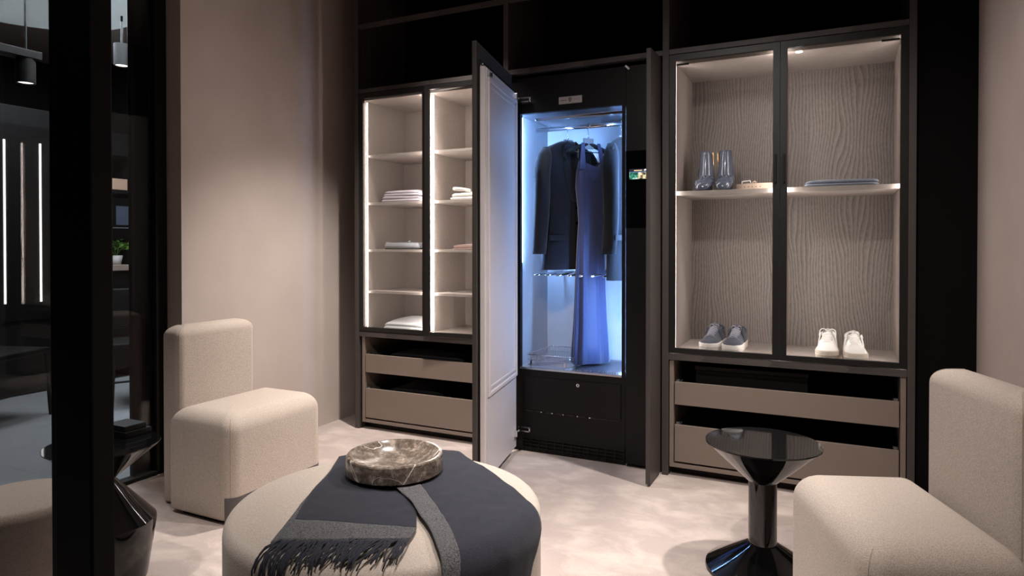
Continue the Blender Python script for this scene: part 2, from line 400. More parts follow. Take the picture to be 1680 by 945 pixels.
# ------------------------------------------------------------------ glass fronted cabinets
def door(parent, x0, x1, z0, z1, y, st=0.032, T=None, handle=None):
    """mitred aluminium frame (four profiles), glass pane, optional handle"""
    th = 0.02
    d = obj('door', quad_frame(x0, x1, z0, z1, st, y, th, T), M_alu, parent, bevel=0.001)
    g = BM(); box(g, x0+st-0.004, x1-st+0.004, y+0.008, y+0.012, z0+st-0.004, z1-st+0.004, T=T)
    obj('pane', g, M_glass, d)
    if handle:
        hx0, hx1 = handle
        h = BM(); box(h, hx0, hx1, y-0.012, y, 1.50, 1.64, T=T)
        obj('handle', h, M_black, d, bevel=0.002)
    return d
def quad_frame(x0, x1, z0, z1, st, y, th, T=None):
    bm = BM()
    o = [(x0,z0),(x1,z0),(x1,z1),(x0,z1)]; i = [(x0+st,z0+st*0.85),(x1-st,z0+st*0.85),(x1-st,z1-st),(x0+st,z1-st)]
    f = []
    for yy in (y, y+th):
        f.append(([bm.verts.new((p[0], yy, p[1])) for p in o], [bm.verts.new((p[0], yy, p[1])) for p in i]))
    for k in range(4):
        j = (k+1) % 4
        bm.faces.new((f[0][0][k], f[0][0][j], f[0][1][j], f[0][1][k]))
        bm.faces.new((f[1][0][j], f[1][0][k], f[1][1][k], f[1][1][j]))
        bm.faces.new((f[0][0][j], f[0][0][k], f[1][0][k], f[1][0][j]))
        bm.faces.new((f[0][1][k], f[0][1][j], f[1][1][j], f[1][1][k]))
    if T:
        for v in bm.verts: v.co = T(v.co)
    return bm
ZB, ZT = 0.638, 2.182
BK = 0.47
def carcass(parent, x0, x1, xd0, xd1, backmat, shelves, zshelf_t=0.020, rec=0.022):
    obj('side_panel', B((x0,x0+0.0265,rec,0.55,ZB,ZT)), M_linen, parent)
    obj('side_panel', B((x1-0.0265,x1,rec,0.55,ZB,ZT)), M_linen, parent)
    obj('divider', B((xd0,xd1,rec,BK,0.655,2.138)), M_linen, parent)
    obj('top_panel', B((x0+0.0265,x1-0.0265,rec,BK,2.138,ZT)), M_shelf, parent)
    obj('bottom_panel', B((x0+0.0265,x1-0.0265,rec,BK,ZB,0.655)), M_shelf, parent)
    obj('back_panel', B((x0+0.0265,xd0,BK,BK+0.015,0.655,2.138)), backmat, parent)
    obj('back_panel', B((xd1,x1-0.0265,BK,BK+0.015,0.655,2.138)), backmat, parent)
    obj('back_panel', B((xd0,xd1,BK,BK+0.015,0.655,2.138)), backmat, parent)
    for a, b in ((x0+0.0265, xd0), (xd1, x1-0.0265)):
        for z in shelves:
            obj('shelf', B((a+0.002,b-0.002,min(rec+0.018,0.046),BK,z-zshelf_t/2,z+zshelf_t/2)), M_shelf, parent, bevel=0.0015)

cl = thing('display_cabinet', 'narrow compartment glass display cabinet with four shelf levels and bright vertical light strips', 'cabinet', (-1.49,0.0,0.636))
carcass(cl, -2.016, -0.963, -1.510, -1.488, M_linen, (1.778,1.468,1.163,0.893), 0.016)
for x in (-1.524, -1.0065): obj('light_strip', B((x,x+0.012,0.0235,0.0275,0.67,2.125)), M_ledh, cl)  # unseen strips added behind the stiles to brighten the side panels
obj('light_strip', B((-1.972,-1.9685,0.026,0.034,0.67,2.125)), M_led1, cl)
obj('light_strip', B((-1.470,-1.460,0.026,0.034,0.67,2.125)), M_led, cl)
door(cl, -2.015, -1.493, 0.640, 2.180, 0.001)
pv = Vector((-0.966, 0.0, 0.0)); ang = math.radians(3.4)
def T2(p):
    q = Vector(p) - pv; c, s = math.cos(ang), math.sin(ang)
    return pv + Vector((q.x*c - q.y*s, q.x*s + q.y*c, q.z))
door(cl, -1.490, -0.966, 0.640, 2.180, 0.001, T=T2)

cr_ = thing('display_cabinet', 'broad glass display cabinet with figured grey oak back and one shelf level holding boots', 'cabinet', (0.536,0.0,0.636))
carcass(cr_, 0.002, 1.0715, 0.524, 0.546, M_grain, (1.469,), 0.022, rec=0.046)
for x in (0.008, 0.507, 0.549, 1.044):
    obj('light_strip', B((x,x+0.018,0.026,0.031,0.66,2.13)), M_leds, cr_)
door(cr_, 0.0008, 0.5355, 0.640, 2.180, 0.001, handle=(0.513, 0.521))
door(cr_, 0.5362, 1.0718, 0.640, 2.180, 0.001, handle=(0.551, 0.559))
bm = BM(); lathe(bm, [(0.016,2.1345),(0.016,2.138),(0.002,2.138)], 24, (0.616,0.06)); obj('ceiling_disc', bm, M_puck, cr_)
obj('sensor_bar', B((0.034,0.095,0.026,0.036,2.130,2.138)), M_black, cr_)
obj('sensor_bar', B((0.965,1.038,0.026,0.036,2.130,2.138)), M_black, cr_)

def drawer_unit(x0, x1, label):
    t = thing('drawer_unit', label, 'drawers', ((x0+x1)/2, 0.0, 0.04))
    obj('side_panel', B((x0,x0+0.022,0.012,0.50,0.045,0.603)), M_taupe, t, bevel=0.001)
    obj('side_panel', B((x1-0.022,x1,0.012,0.50,0.045,0.603)), M_taupe, t, bevel=0.001)
    obj('bottom_panel', B((x0+0.022,x1-0.022,0.012,0.50,0.045,0.066)), M_taupe, t, bevel=0.001)
    obj('back_panel', B((x0+0.022,x1-0.022,0.49,0.50,0.066,0.603)), M_backwall, t)
    for z0, z1 in ((0.372,0.489),(0.076,0.266)):
        d = obj('drawer', B((x0+0.027,x1-0.027,0.012,0.03,z0,z1)), M_taupe, t, bevel=0.001)
        obj('drawer_side', B((x0+0.030,x0+0.044,0.03,0.46,z0+0.02,z1-0.012)), M_bpanel, d)
        obj('drawer_side', B((x1-0.044,x1-0.030,0.03,0.46,z0+0.02,z1-0.012)), M_bpanel, d)
        obj('drawer_base', B((x0+0.044,x1-0.044,0.03,0.46,z0+0.02,z0+0.03)), M_backwall, d)
        obj('front_bracket', B((x0+0.031,x0+0.047,0.03,0.05,z1-0.012,z1+0.008)), M_bpanel, d)
        obj('front_bracket', B((x1-0.047,x1-0.031,0.03,0.05,z1-0.012,z1+0.008)), M_bpanel, d)
    return t
drawer_unit(-2.001, -0.966, 'taupe two drawer unit below the shelves with light strips')
drawer_unit(0.004, 1.069, 'taupe two drawer unit below the shelves with sneakers')

# ------------------------------------------------------------------ garment care appliance
ap = thing('garment_care_cabinet', 'black built-in garment care cabinet with open white door and glowing blue-white interior', 'appliance', (-0.48,0.03,0))
OX0, OX1, OZ0, OZ1, FY = -0.866, -0.259, 0.487, 1.956, 0.03
obj('front_frame', B((-0.927,OX0,FY,0.06,0.10,2.16), (OX1,-0.2385,FY,0.06,0.10,2.16), (OX0,OX1,FY,0.06,OZ1,2.16), (OX0,OX1,FY,0.06,0.10,OZ0)), M_ablk, ap)
obj('control_column', B((-0.2365,-0.0355,FY-0.002,0.06,0.02,2.16)), M_ablk, ap, bevel=0.001)
obj('casing_side', B((-0.927,-0.90,0.06,0.55,0.02,2.16)), M_ablk, ap)
obj('casing_side', B((-0.062,-0.036,0.06,0.55,0.02,2.16)), M_ablk, ap)
obj('inner_wall', B((OX0-0.032,OX0-0.026,0.06,0.50,OZ0,OZ1)), M_inner, ap)
obj('inner_wall', B((OX1+0.026,OX1+0.032,0.06,0.50,OZ0,OZ1)), M_inner, ap)
obj('inner_back', B((OX0-0.032,OX1+0.032,0.495,0.51,OZ0-0.02,OZ1+0.02)), M_inner, ap)
obj('inner_ceiling', B((OX0-0.032,OX1+0.032,0.06,0.50,OZ1,OZ1+0.012)), M_steel, ap)
obj('inner_floor', B((OX0-0.032,OX1+0.032,0.045,0.50,OZ0-0.012,OZ0)), M_inner, ap)
obj('threshold', B((OX0,OX1,0.026,0.046,OZ0-0.004,OZ0+0.006)), M_steel, ap)
obj('light_strip', B((OX1+0.002,OX1+0.024,0.0615,0.067,0.50,1.94)), M_ledb, ap)
obj('light_strip', B((OX0-0.024,OX0-0.002,0.0615,0.067,1.10,1.94)), M_ledb, ap)
# floor grate slats and perforated ceiling grid
for k in range(22):
    x = -0.555 + k*0.0125
    obj('grate_slat', B((x,x+0.005,0.06,0.47,OZ0+0.004,OZ0+0.012)), M_steel, ap)
bm = BM()
for k in range(60):
    x = -0.79 + k*0.0088; box(bm, x, x+0.003, 0.10, 0.49, 1.930, 1.934)
for k in range(34):
    y = 0.10 + k*0.0115; box(bm, -0.795, -0.262, y, y+0.003, 1.926, 1.930)
g = obj('wire_grid', bm, M_steel, ap); g['kind'] = 'stuff'
obj('grid_frame', B((-0.80,-0.262,0.094,0.102,1.922,1.938),(-0.80,-0.792,0.102,0.49,1.922,1.938)), M_chrome, ap, bevel=0.002)
bm = BM(); tube(bm, [(-0.86,0.25,1.895),(-0.262,0.25,1.895)], 0.0125, 16); obj('clothes_rail', bm, M_chrome, ap, smooth=True)
# trouser rods sticking out of the back wall
for k in range(8):
    x = -0.83 + k*0.071
    bm = BM(); tube(bm, [(x+0.05,0.495,1.035),(x,0.15,1.02)], 0.006, 8); r = obj('trouser_rod', bm, M_chrome, ap, smooth=True)
obj('trouser_rail', B((-0.84,-0.285,0.483,0.495,1.025,1.045)), M_steel, ap, bevel=0.002)
# lower flap with lock, slot row and vent grille
fl = obj('service_flap', B((-0.838,-0.262,FY-0.006,FY,0.250,0.442)), M_ablk, ap, bevel=0.0015)
bm = BM(); lathe(bm, [(0.001,-0.003),(0.0095,-0.003),(0.0095,0.003),(0.001,0.003)], 20)
for v in bm.verts: v.co = Vector((-0.507+v.co.x, FY-0.008+v.co.z, 0.418+v.co.y))
lk = obj('lock', bm, M_chrome, fl); obj('keyhole', B((-0.5095,-0.5045,FY-0.012,FY-0.0105,0.412,0.424)), M_black, lk)
bm = BM()
for k in range(9):
    x = -0.83 + k*0.0635; box(bm, x, x+0.045, FY-0.003, FY+0.001, 0.2405, 0.2465)
obj('air_slots', bm, M_hole, ap)
for x in (-0.735, -0.668, -0.60, -0.515, -0.442): obj('slot_stud', B((x,x+0.006,FY-0.004,FY,0.2405,0.2455)), M_chrome, ap)
vg = obj('vent_grille', B((-0.915,-0.245,0.055,0.06,0.0,0.10)), M_black, ap)
for z in (0.020, 0.040, 0.060): obj('grille_bar', B((-0.86,-0.25,0.046,0.055,z,z+0.009)), M_ablk, vg)
for k in range(13):
    x = -0.86 + k*0.0506; obj('grille_post', B((x,x+0.006,0.044,0.055,0.014,0.078)), M_ablk, vg)
obj('grille_top', B((-0.90,-0.245,0.040,0.056,0.078,0.099)), M_ablk, vg)
# touch panel and lit screen
tp = obj('touch_panel', B((-0.2365,-0.108,FY-0.006,FY-0.002,1.288,1.704)), M_gloss, ap, bevel=0.001)
sc = obj('screen', B((-0.216,-0.120,FY-0.0075,FY-0.006,1.550,1.605)), emit('screen_dark', (0.012,0.014,0.03), 0.6), tp)
def quadp(name, x0, x1, z0, z1, mat, dep=0.0082): obj(name, B((x0,x1,FY-dep,FY-0.0075,z0,z1)), mat, sc)
quadp('screen_rule', -0.216, -0.120, 1.5875, 1.5895, emit('screen_blue', (0.12,0.26,0.55), 1.0))
quadp('screen_heading', -0.190, -0.146, 1.5945, 1.5985, emit('screen_amber', (0.9,0.6,0.3), 1.2))
bm = BM()
for k in range(14): bm.verts.new((-0.130+0.0055*math.cos(k*2*PI/14)+0.002*math.sin(k*2*PI/14), FY-0.0083, 1.598+0.0042*math.sin(k*2*PI/14)))
bm.faces.new(bm.verts[:]); obj('screen_icon', bm, emit('screen_white', (0.85,0.95,1.0), 1.6), sc)
def tilemat(name, c1, c2, c3, sc_):
    m, nt, b = _new(name); tc = nt.nodes.new('ShaderNodeTexCoord'); n = nt.nodes.new('ShaderNodeTexNoise'); n.inputs['Scale'].default_value = sc_
    nt.links.new(tc.outputs['Object'], n.inputs['Vector']); cr = nt.nodes.new('ShaderNodeValToRGB'); e = cr.color_ramp.elements
    e[0].position = 0.4; e[0].color = (*c1,1); e[1].position = 0.62; e[1].color = (*c3,1); k = e.new(0.5); k.color = (*c2,1)
    nt.links.new(n.outputs['Fac'], cr.inputs[0]); nt.links.new(cr.outputs[0], b.inputs['Emission Color']); b.inputs['Emission Strength'].default_value = 1.0
    b.inputs['Base Color'].default_value = (0.02,0.02,0.02,1)
    return m
quadp('screen_tile', -0.2145, -0.1695, 1.5515, 1.5865, tilemat('tile_green', (0.0,0.08,0.06), (0.02,0.42,0.24), (0.75,0.95,0.85), 60))
quadp('screen_tile', -0.1675, -0.1215, 1.5515, 1.5865, tilemat('tile_yellow', (0.05,0.05,0.07), (0.75,0.58,0.22), (1.0,0.95,0.75), 55))
# name plate with shield emblem and two worn lines of small print
np_ = obj('name_plate', B((-0.625,-0.487,FY-0.003,FY,1.990,2.030)), M_plate, ap, bevel=0.001)
bm = BM()
for pts in ([(-0.0085,0.012),(0.0085,0.012),(0.0088,-0.002),(0.0,-0.0125),(-0.0088,-0.002)],):
    o_ = [(-0.5575+x, 2.010+z) for x, z in pts]; i_ = [(-0.5575+x*0.72, 2.010+z*0.74) for x, z in pts]
    vo = [bm.verts.new((x, FY-0.0036, z)) for x, z in o_]; vi = [bm.verts.new((x, FY-0.0036, z)) for x, z in i_]
    for k in range(len(vo)): bm.faces.new((vo[k], vo[(k+1)%5], vi[(k+1)%5], vi[k]))
box(bm, -0.5625,-0.5590,FY-0.0038,FY-0.003,2.004,2.018); box(bm, -0.5560,-0.5525,FY-0.0038,FY-0.003,2.004,2.018); box(bm,-0.5605,-0.5545,FY-0.0038,FY-0.003,2.001,2.004)
obj('shield_emblem', bm, M_ink, np_)
bm = BM()
random.seed(3)
x = -0.612
while x < -0.577: w = random.uniform(0.0015,0.004); box(bm, x, x+w, FY-0.0036, FY-0.003, 2.0075, 2.0115); x += w+0.0012
x = -0.535
while x < -0.505: w = random.uniform(0.0015,0.004); box(bm, x, x+w, FY-0.0032, FY-0.003, 2.0095, 2.0115); x += w+0.0014
obj('small_print', bm, M_ink, np_)
# open door: local frame along the leaf (s), out of the inner face (t)
d0 = Vector((-0.850, -0.055, 0)); dn = Vector((0.2033, -0.9791, 0)); dm = Vector((0.9791, 0.2033, 0))
def TD(p): return d0 + dn*p.x + dm*p.y + Vector((0,0,p.z))
wd = obj('door', B((0.0,0.617,-0.026,0.0,0.055,2.055), T=TD), M_white, ap, bevel=0.003)
obj('oak_front_panel', B((-0.035,0.640,-0.058,-0.036,0.012,2.17), T=TD), M_oak, wd, bevel=0.0015)
obj('mounting_strip', B((-0.02,0.60,-0.036,-0.026,0.03,2.09), T=TD), M_black, wd)
def ringT(s0, s1, z0, z1, w, t0, t1):
    return B((s0,s1,t0,t1,z0,z0+w), (s0,s1,t0,t1,z1-w,z1), (s0,s0+w,t0,t1,z0+w,z1-w), (s1-w,s1,t0,t1,z0+w,z1-w), T=TD)
obj('door_gasket', ringT(0.018,0.580,0.462,2.012,0.020,0.0,0.012), M_white, wd, bevel=0.003)
obj('inner_moulding', ringT(0.050,0.548,0.494,1.980,0.016,0.0,0.008), M_white, wd, bevel=0.003)
obj('inner_panel', B((0.066,0.532,0.0,0.005,0.510,1.964), T=TD), M_white, wd, bevel=0.002)
obj('edge_trim', B((0.585,0.592,0.0,0.004,0.06,2.05),(0.600,0.604,0.0,0.003,0.06,2.05), T=TD), M_white, wd)
obj('latch_plate', B((0.50,0.555,0.0,0.004,2.022,2.044), T=TD), M_steel, wd, bevel=0.001)
obj('latch_bolt', B((0.52,0.532,0.004,0.010,2.026,2.042), T=TD), M_black, wd)
bm = B((0.54,0.60,-0.03,-0.02,2.055,2.067),(0.565,0.575,-0.03,-0.02,2.055,2.082),(0.30,0.33,-0.03,-0.02,2.055,2.066), T=TD); obj('levelling_screw', bm, M_chrome, wd, bevel=0.001)
for z in (2.03, 0.14):
    h = obj('hinge', B((0.005,0.055,-0.004,0.020,z-0.018,z+0.018), T=TD), M_chrome, wd, bevel=0.004)
    obj('hinge_arm', B((-0.862,-0.79,FY-0.028,FY-0.018,z+0.006,z+0.014),(-0.862,-0.79,FY-0.028,FY-0.018,z-0.016,z-0.008),(-0.80,-0.79,FY-0.028,FY,z-0.016,z+0.014)), M_chrome, h, bevel=0.001)
bm = BM(); tube(bm, [(-0.235,0.012,2.158),(-0.215,0.016,2.138)], 0.006, 10); obj('door_stop', bm, M_rubber, ap, smooth=True)

# wire basket on the appliance floor
wb = thing('wire_basket', 'shallow chrome wire basket on the floor of the lit garment cabinet', 'basket', (-0.72,0.2,0.493))
bx0, bx1, by0, by1, bz0, bz1 = -0.845, -0.575, 0.075, 0.44, 0.499, 0.560
def rr3(z, r=0.02): return [(x, y, z) for x, y in rrect(bx0, bx1, by0, by1, r, 4)]
bm = BM(); tube(bm, rr3(bz1), 0.0035, 8, closed=True); obj('top_rim', bm, M_chrome, wb, smooth=True)
bm = BM(); tube(bm, rr3(bz0), 0.002, 6, closed=True); tube(bm, rr3((bz0+bz1)/2), 0.0016, 6, closed=True); obj('side_ring', bm, M_chrome, wb, smooth=True)
bm = BM()
for k in range(25):
    x = bx0+0.012+k*(bx1-bx0-0.024)/24
    tube(bm, [(x,by0,bz1),(x,by0,bz0),(x,by1,bz0),(x,by1,bz1)], 0.0012, 5)
for k in range(26):
    y = by0+0.012+k*(by1-by0-0.024)/25
    tube(bm, [(bx0,y,bz1),(bx0,y,bz0),(bx1,y,bz0),(bx1,y,bz1)], 0.0012, 5)
o = obj('basket_wires', bm, M_chrome, wb); o['kind'] = 'stuff'
for x in (bx0+0.03, bx1-0.03): obj('clip', B((x-0.006,x+0.006,by0-0.005,by0-0.001,bz0-0.006,bz0+0.028)), M_chrome, wb, bevel=0.001)

# ------------------------------------------------------------------ garments
def place(bm, loc, rz):
    M = Matrix.Translation(loc) @ Matrix.Rotation(rz, 4, 'Z')
    for v in bm.verts: v.co = M @ v.co
    return bm
RAILZ = 1.895
def hanger(label, x, y, rz, width=0.40, clips=False):
    """local frame: shoulders along x, rail centre at (0,0,RAILZ)"""
    t = thing('coat_hanger', label, 'hanger', (x,y,1.80), 0, 'hangers on the lit clothes rail')
    bm = BM()
    pts = [(0,0,1.822)] + [(0,0,1.840)] + [(0, 0.018*math.sin(a)*1.0 - 0.0, RAILZ-0.001+0.0185*math.cos(a)) for a in [PI*1.0 + 0.0 - k*PI*1.25/10 for k in range(11)]]
    pts = [(0,0,1.815),(0,0.0,1.845)] + [(0, -0.0185*math.sin(a), RAILZ+0.0185*math.cos(a)) for a in [-PI*0.85 + k*PI*1.5/12 for k in range(13)]]
    tube(bm, pts, 0.0028, 8); obj('hook', place(bm, (x,y,0), rz), M_chrome, t, smooth=True)
    bm = BM(); box(bm, -0.035, 0.035, -0.006, 0.006, 1.762, 1.825)
    obj('neck_block', place(bm, (x,y,0), rz), M_gleather, t, bevel=0.004)
    bm = BM()
    rings = []
    for k in range(21):
        u = -1+2*k/20; z = 1.790-0.055*abs(u)**1.3
        hw = 0.006+0.010*abs(u); hh = 0.016-0.004*abs(u)
        rings.append([(u*width/2, hw*math.cos(a)+0.012*abs(u)**2*-1, z+hh*math.sin(a)) for a in [j*2*PI/10 for j in range(10)]])
    loft(bm, rings); obj('shoulder_bar', place(bm, (x,y,0), rz), M_black, t, smooth=True)
    if clips:
        for s in (-1, 1):
            bm = BM(); tube(bm, [(s*0.075,-0.012,1.755),(s*0.078,-0.013,1.705)], [0.006,0.0035], 6); obj('clip', place(bm, (x,y,0), rz), M_chrome, t)
        bm = BM(); tube(bm, [(-0.14,-0.008,1.742),(0.14,-0.008,1.742)], 0.003, 6); obj('cross_bar', place(bm, (x,y,0), rz), M_chrome, t)
    return t
def sect(hw, hd, z, n=40, cx=0, cy=0, p=2.6, fold=0.0, ph=0.0, nf=7):
    out = []
    for k in range(n):
        a = k*2*PI/n; c, s = math.cos(a), math.sin(a)
        f = 1+fold*math.sin(nf*a+ph)+fold*0.5*math.sin((2*nf+1)*a+1.7*ph)
        out.append((cx+hw*math.copysign(abs(c)**(2/p), c)*f, cy+hd*math.copysign(abs(s)**(2/p), s)*f, z))
    return out
def blazer(label, x, y, rz, mat, zhem, hs=0.205, hd=0.052, name='blazer'):
    t = thing(name, label, 'jacket', (x,y,zhem), 0, 'jackets hanging in the lit cabinet')
    BT = ((0.055,0.026,1.812),(0.095,0.034,1.797),(0.145,0.042,1.776),(0.180,0.048,1.752),(0.192,0.052,1.72),(0.190,0.056,1.65),(0.184,0.060,1.55),(0.176,0.058,1.42),(0.170,0.056,1.33),(0.176,0.058,1.22),(0.184,0.062,1.13),(0.188,0.064,zhem))
    def front(px, pz):
        for (w0,e0,z0),(w1,e1,z1) in zip(BT, BT[1:]):
            if z1 <= pz <= z0:
                g = (z0-pz)/(z0-z1); w = (w0+(w1-w0)*g)*hs/0.205; e = (e0+(e1-e0)*g)*hd/0.052
                return -e*max(0.15, 1-min(1,abs(px)/w)**2.6)**(1/2.6)
        return -0.026*hd/0.052
    rings = []
    # shoulder line slopes, chest, waist, skirt
    for hw, d, z in BT:
        rings.append(sect(hw*hs/0.205, d*hd/0.052, z, fold=0.012 if z < 1.6 else 0.0, ph=z*5, nf=5))
    bm = BM(); loft(bm, rings); bd = obj('jacket_body', place(bm, (x,y,0), rz), mat, t, smooth=True)
    for s in (-1, 1):
        bm = BM(); q = []
        for u in range(15):
            f = u/14
            cx = s*(hs*(0.80+0.16*min(1,f*4))+0.030*f); cz = 1.768-0.62*f; cy = 0.004-0.022*math.sin(f*2.4)
            k_ = 0.45 if u == 0 else 0.80 if u == 1 else 0.95 if u == 2 else 1; rw = (0.047-0.010*f)*k_; rd = (0.056-0.010*f)*k_
            q.append(sect(rw*hs/0.205, rd*hd/0.052, cz, 20, cx, cy, 2.2, fold=0.03, ph=f*9+s, nf=3))
        loft(bm, q); sl = obj('sleeve', place(bm, (x,y,0), rz), mat, t, smooth=True)
        # lapel: notched flat panel lying on the chest
        bm = BM(); yf = -hd*1.02-0.006
        P_ = [(0.030,1.815),(0.075,1.770),(0.088,1.715),(0.066,1.700),(0.082,1.680),(0.055,1.56),(0.012,1.45),(0.004,1.45),(0.020,1.60),(0.024,1.74)]
        vs = []
        for yy in (yf, yf+0.006): vs.append([bm.verts.new((s*px, front(px, pz)-0.010+(yy-yf), pz)) for px, pz in P_])
        bm.faces.new(vs[0]); bm.faces.new(vs[1][::-1])
        for k in range(len(P_)): bm.faces.new((vs[0][k], vs[0][(k+1)%len(P_)], vs[1][(k+1)%len(P_)], vs[1][k]))
        obj('lapel', place(bm, (x,y,0), rz), mat, t, bevel=0.002)
        bm = BM(); box(bm, s*0.13-0.055, s*0.13+0.055, -hd*1.16-0.004, -hd*1.0, 1.225, 1.255); obj('pocket_flap', place(bm, (x,y,0), rz), mat, t, bevel=0.002)
    for z in (1.42, 1.33):
        bm = BM(); lathe(bm, [(0.0005,-0.002),(0.009,-0.002),(0.009,0.002),(0.0005,0.002)], 14)
        for v in bm.verts: v.co = Vector((v.co.x+0.018, -hd*1.15-0.002+v.co.z, z+v.co.y))
        obj('button', place(bm, (x,y,0), rz), M_gloss, t)
    # dark opening between the fronts
    bm = BM(); vs = [bm.verts.new(p) for p in ((0.004,-hd*1.17,1.45),(0.020,-hd*1.12,1.45),(0.075,-hd*1.10,zhem+0.002),(0.004,-hd*1.17,zhem+0.002))]; bm.faces.new(vs)
    obj('front_edge', place(bm, (x,y,0), rz), M_blacks, t)
    return t
R1 = math.radians(62)
hanger('grey coat hanger inside the buttoned charcoal blazer', -0.655, 0.25, R1, 0.36)
blazer('charcoal blazer hanging beside the long navy jumpsuit, sleeve towards the white door', -0.655, 0.25, R1, M_blazer, 1.055, 0.205, 0.048)
R2 = math.radians(50)
hanger('coat hanger with chrome clips carrying the navy satin jumpsuit straps', -0.528, 0.25, R2, 0.30, True)
dr = thing('jumpsuit', 'long sleeveless navy satin jumpsuit with wide legs hanging from thin straps', 'jumpsuit', (-0.52,0.25,0.50))
rings = []
for hw, d, z, fo in ((0.075,0.030,1.66,0),(0.092,0.036,1.62,0),(0.096,0.040,1.54,0.01),(0.082,0.038,1.42,0.03),(0.076,0.036,1.33,0.05),(0.084,0.040,1.22,0.06),(0.090,0.044,1.08,0.07),(0.093,0.046,0.92,0.08),(0.098,0.050,0.76,0.09),(0.106,0.054,0.62,0.10),(0.112,0.056,0.510,0.11)):
    rings.append(sect(hw, d, z, 56, fold=fo*1.1, ph=z*1.1, nf=8))
rings[0] = [(q[0], q[1], q[2]+0.030*abs(q[0])/0.075-0.075*max(0,1-abs(q[0])/0.060)) for q in rings[0]]
rings[1] = [(q[0], q[1], q[2]-0.045*max(0,1-abs(q[0])/0.060)) for q in rings[1]]
bm = BM(); loft(bm, rings); bdy = obj('bodice_and_legs', place(bm, (-0.515,0.25,0), R2), M_dress, dr, smooth=True)
for s in (-1, 1):
    bm = BM(); q = []
    for k in range(9):
        f = k/8; px = s*(0.072-0.020*f); pz = 1.64+0.155*f; w = 0.020-0.010*f
        q.append([(px-w, -0.036+0.030*f, pz),(px+w, -0.036+0.030*f, pz),(px+w, -0.032+0.030*f, pz),(px-w, -0.032+0.030*f, pz)])
    loft(bm, q); obj('strap', place(bm, (-0.515,0.25,0), R2), M_dress, dr)
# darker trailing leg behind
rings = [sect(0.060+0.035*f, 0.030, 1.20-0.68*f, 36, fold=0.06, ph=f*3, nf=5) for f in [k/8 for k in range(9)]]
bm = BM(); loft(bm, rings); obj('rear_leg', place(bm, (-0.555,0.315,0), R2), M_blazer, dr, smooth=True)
R3 = math.radians(78)
hanger('coat hanger inside the black jacket next to the control column', -0.322, 0.25, R3, 0.30)
blazer('black jacket with smooth shoulder next to the control column', -0.322, 0.25, R3, M_blacks, 1.00, 0.150, 0.048, 'jacket')

# ------------------------------------------------------------------ chairs
def seamline(x0, x1, y0, y1, z0, z1, rv, rt, rb, sx, sy, ky=1.0):
    """the line that runs up the rounded corner (sx, sy) of a cushion and over its top edge"""
    out = []
    def pt(ins, z, k=1.0):
        r = max(rv-ins*0.6, 0.004); c = r*(1-math.cos(PI/4))
        out.append(((x1-ins-c) if sx > 0 else (x0+ins+c), (y1-ins*k-c) if sy > 0 else (y0+ins*k+c), z))
    pt(rb, z0)
    for k in range(0, 7): pt(0, z0+rb+(z1-rt-z0-rb)*k/6)
    for k in range(9):
        a = k*PI/2/8; pt(rt*(1-math.cos(a)), z1-rt+rt*math.sin(a), ky)
    return out
def chair(label, loc, rz):
    """local: facing +x, joint of seat and back at x = 0, centred on y"""
    t = thing('upholstered_chair', label, 'chair', loc, rz, 'beige upholstered chairs')
    bm = BM(); cushion(bm, 0.0, 0.392, -0.285, 0.285, 0.018, 0.472, 0.062, 0.080, 0.012, 10, 0.006, 0.03)
    st = obj('seat', bm, M_bou, t, smooth=True, world=False)
    for s in (-1, 1):
        bm = BM(); tube(bm, seamline(0.0, 0.392, -0.285, 0.285, 0.018, 0.472, 0.062, 0.080, 0.012, 1, s)[:13], 0.0012, 5); obj('seam', bm, M_pipe, st, world=False)
    bm = BM(); cushion(bm, -0.128, -0.002, -0.225, 0.225, 0.010, 0.825, 0.035, 0.050, 0.010, 8, 0.002, None, 1.5)
    bk = obj('backrest', bm, M_bou, t, smooth=True, world=False)
    for s in (-1, 1):
        bm = BM(); a = seamline(-0.128, -0.002, -0.225, 0.225, 0.010, 0.825, 0.035, 0.050, 0.010, 1, s, 1.5); b = seamline(-0.128, -0.002, -0.225, 0.225, 0.010, 0.825, 0.035, 0.050, 0.010, -1, s, 1.5)
        tube(bm, a[:16]+b[:16][::-1], 0.0018, 5)
        obj('piping', bm, M_pipe, bk, world=False)
    bm = BM(); loft(bm, [[(x,y,z) for x, y in rrect(0.012,0.372,-0.262,0.262,0.08,8)] for z in (0.0,0.03)]); obj('plinth', bm, M_black, t, world=False)
    ol = [q for q in rrect(-0.002, 0.394, -0.287, 0.287, 0.063, 12) if q[0] > 0.355]
    ol = sorted(ol, key=lambda q: q[1]); bm = BM()
    lo = [bm.verts.new((x, y, 0.014)) for x, y in ol]; hi = [bm.verts.new((x, y, 0.118)) for x, y in ol]
    for k in range(len(ol)-1): bm.faces.new((lo[k], lo[k+1], hi[k+1], hi[k]))
    obj('base_panel', bm, M_bpanel, st, world=False).modifiers.new('thickness', 'SOLIDIFY').thickness = 0.003
    return t
chair('beige low chair with high square backrest against the plaster wall by the glass partition', (-1.908,-1.180,0), 0.0)
th = math.radians(21)
A_ = Vector((-math.cos(th), -math.sin(th))); W_ = Vector((-math.sin(th), math.cos(th)))
pc = A_*(-0.598) + W_*(-1.281-0.275)
chair('beige low chair with high square backrest beside the spool shaped black table', (pc.x, pc.y, 0), PI+th)

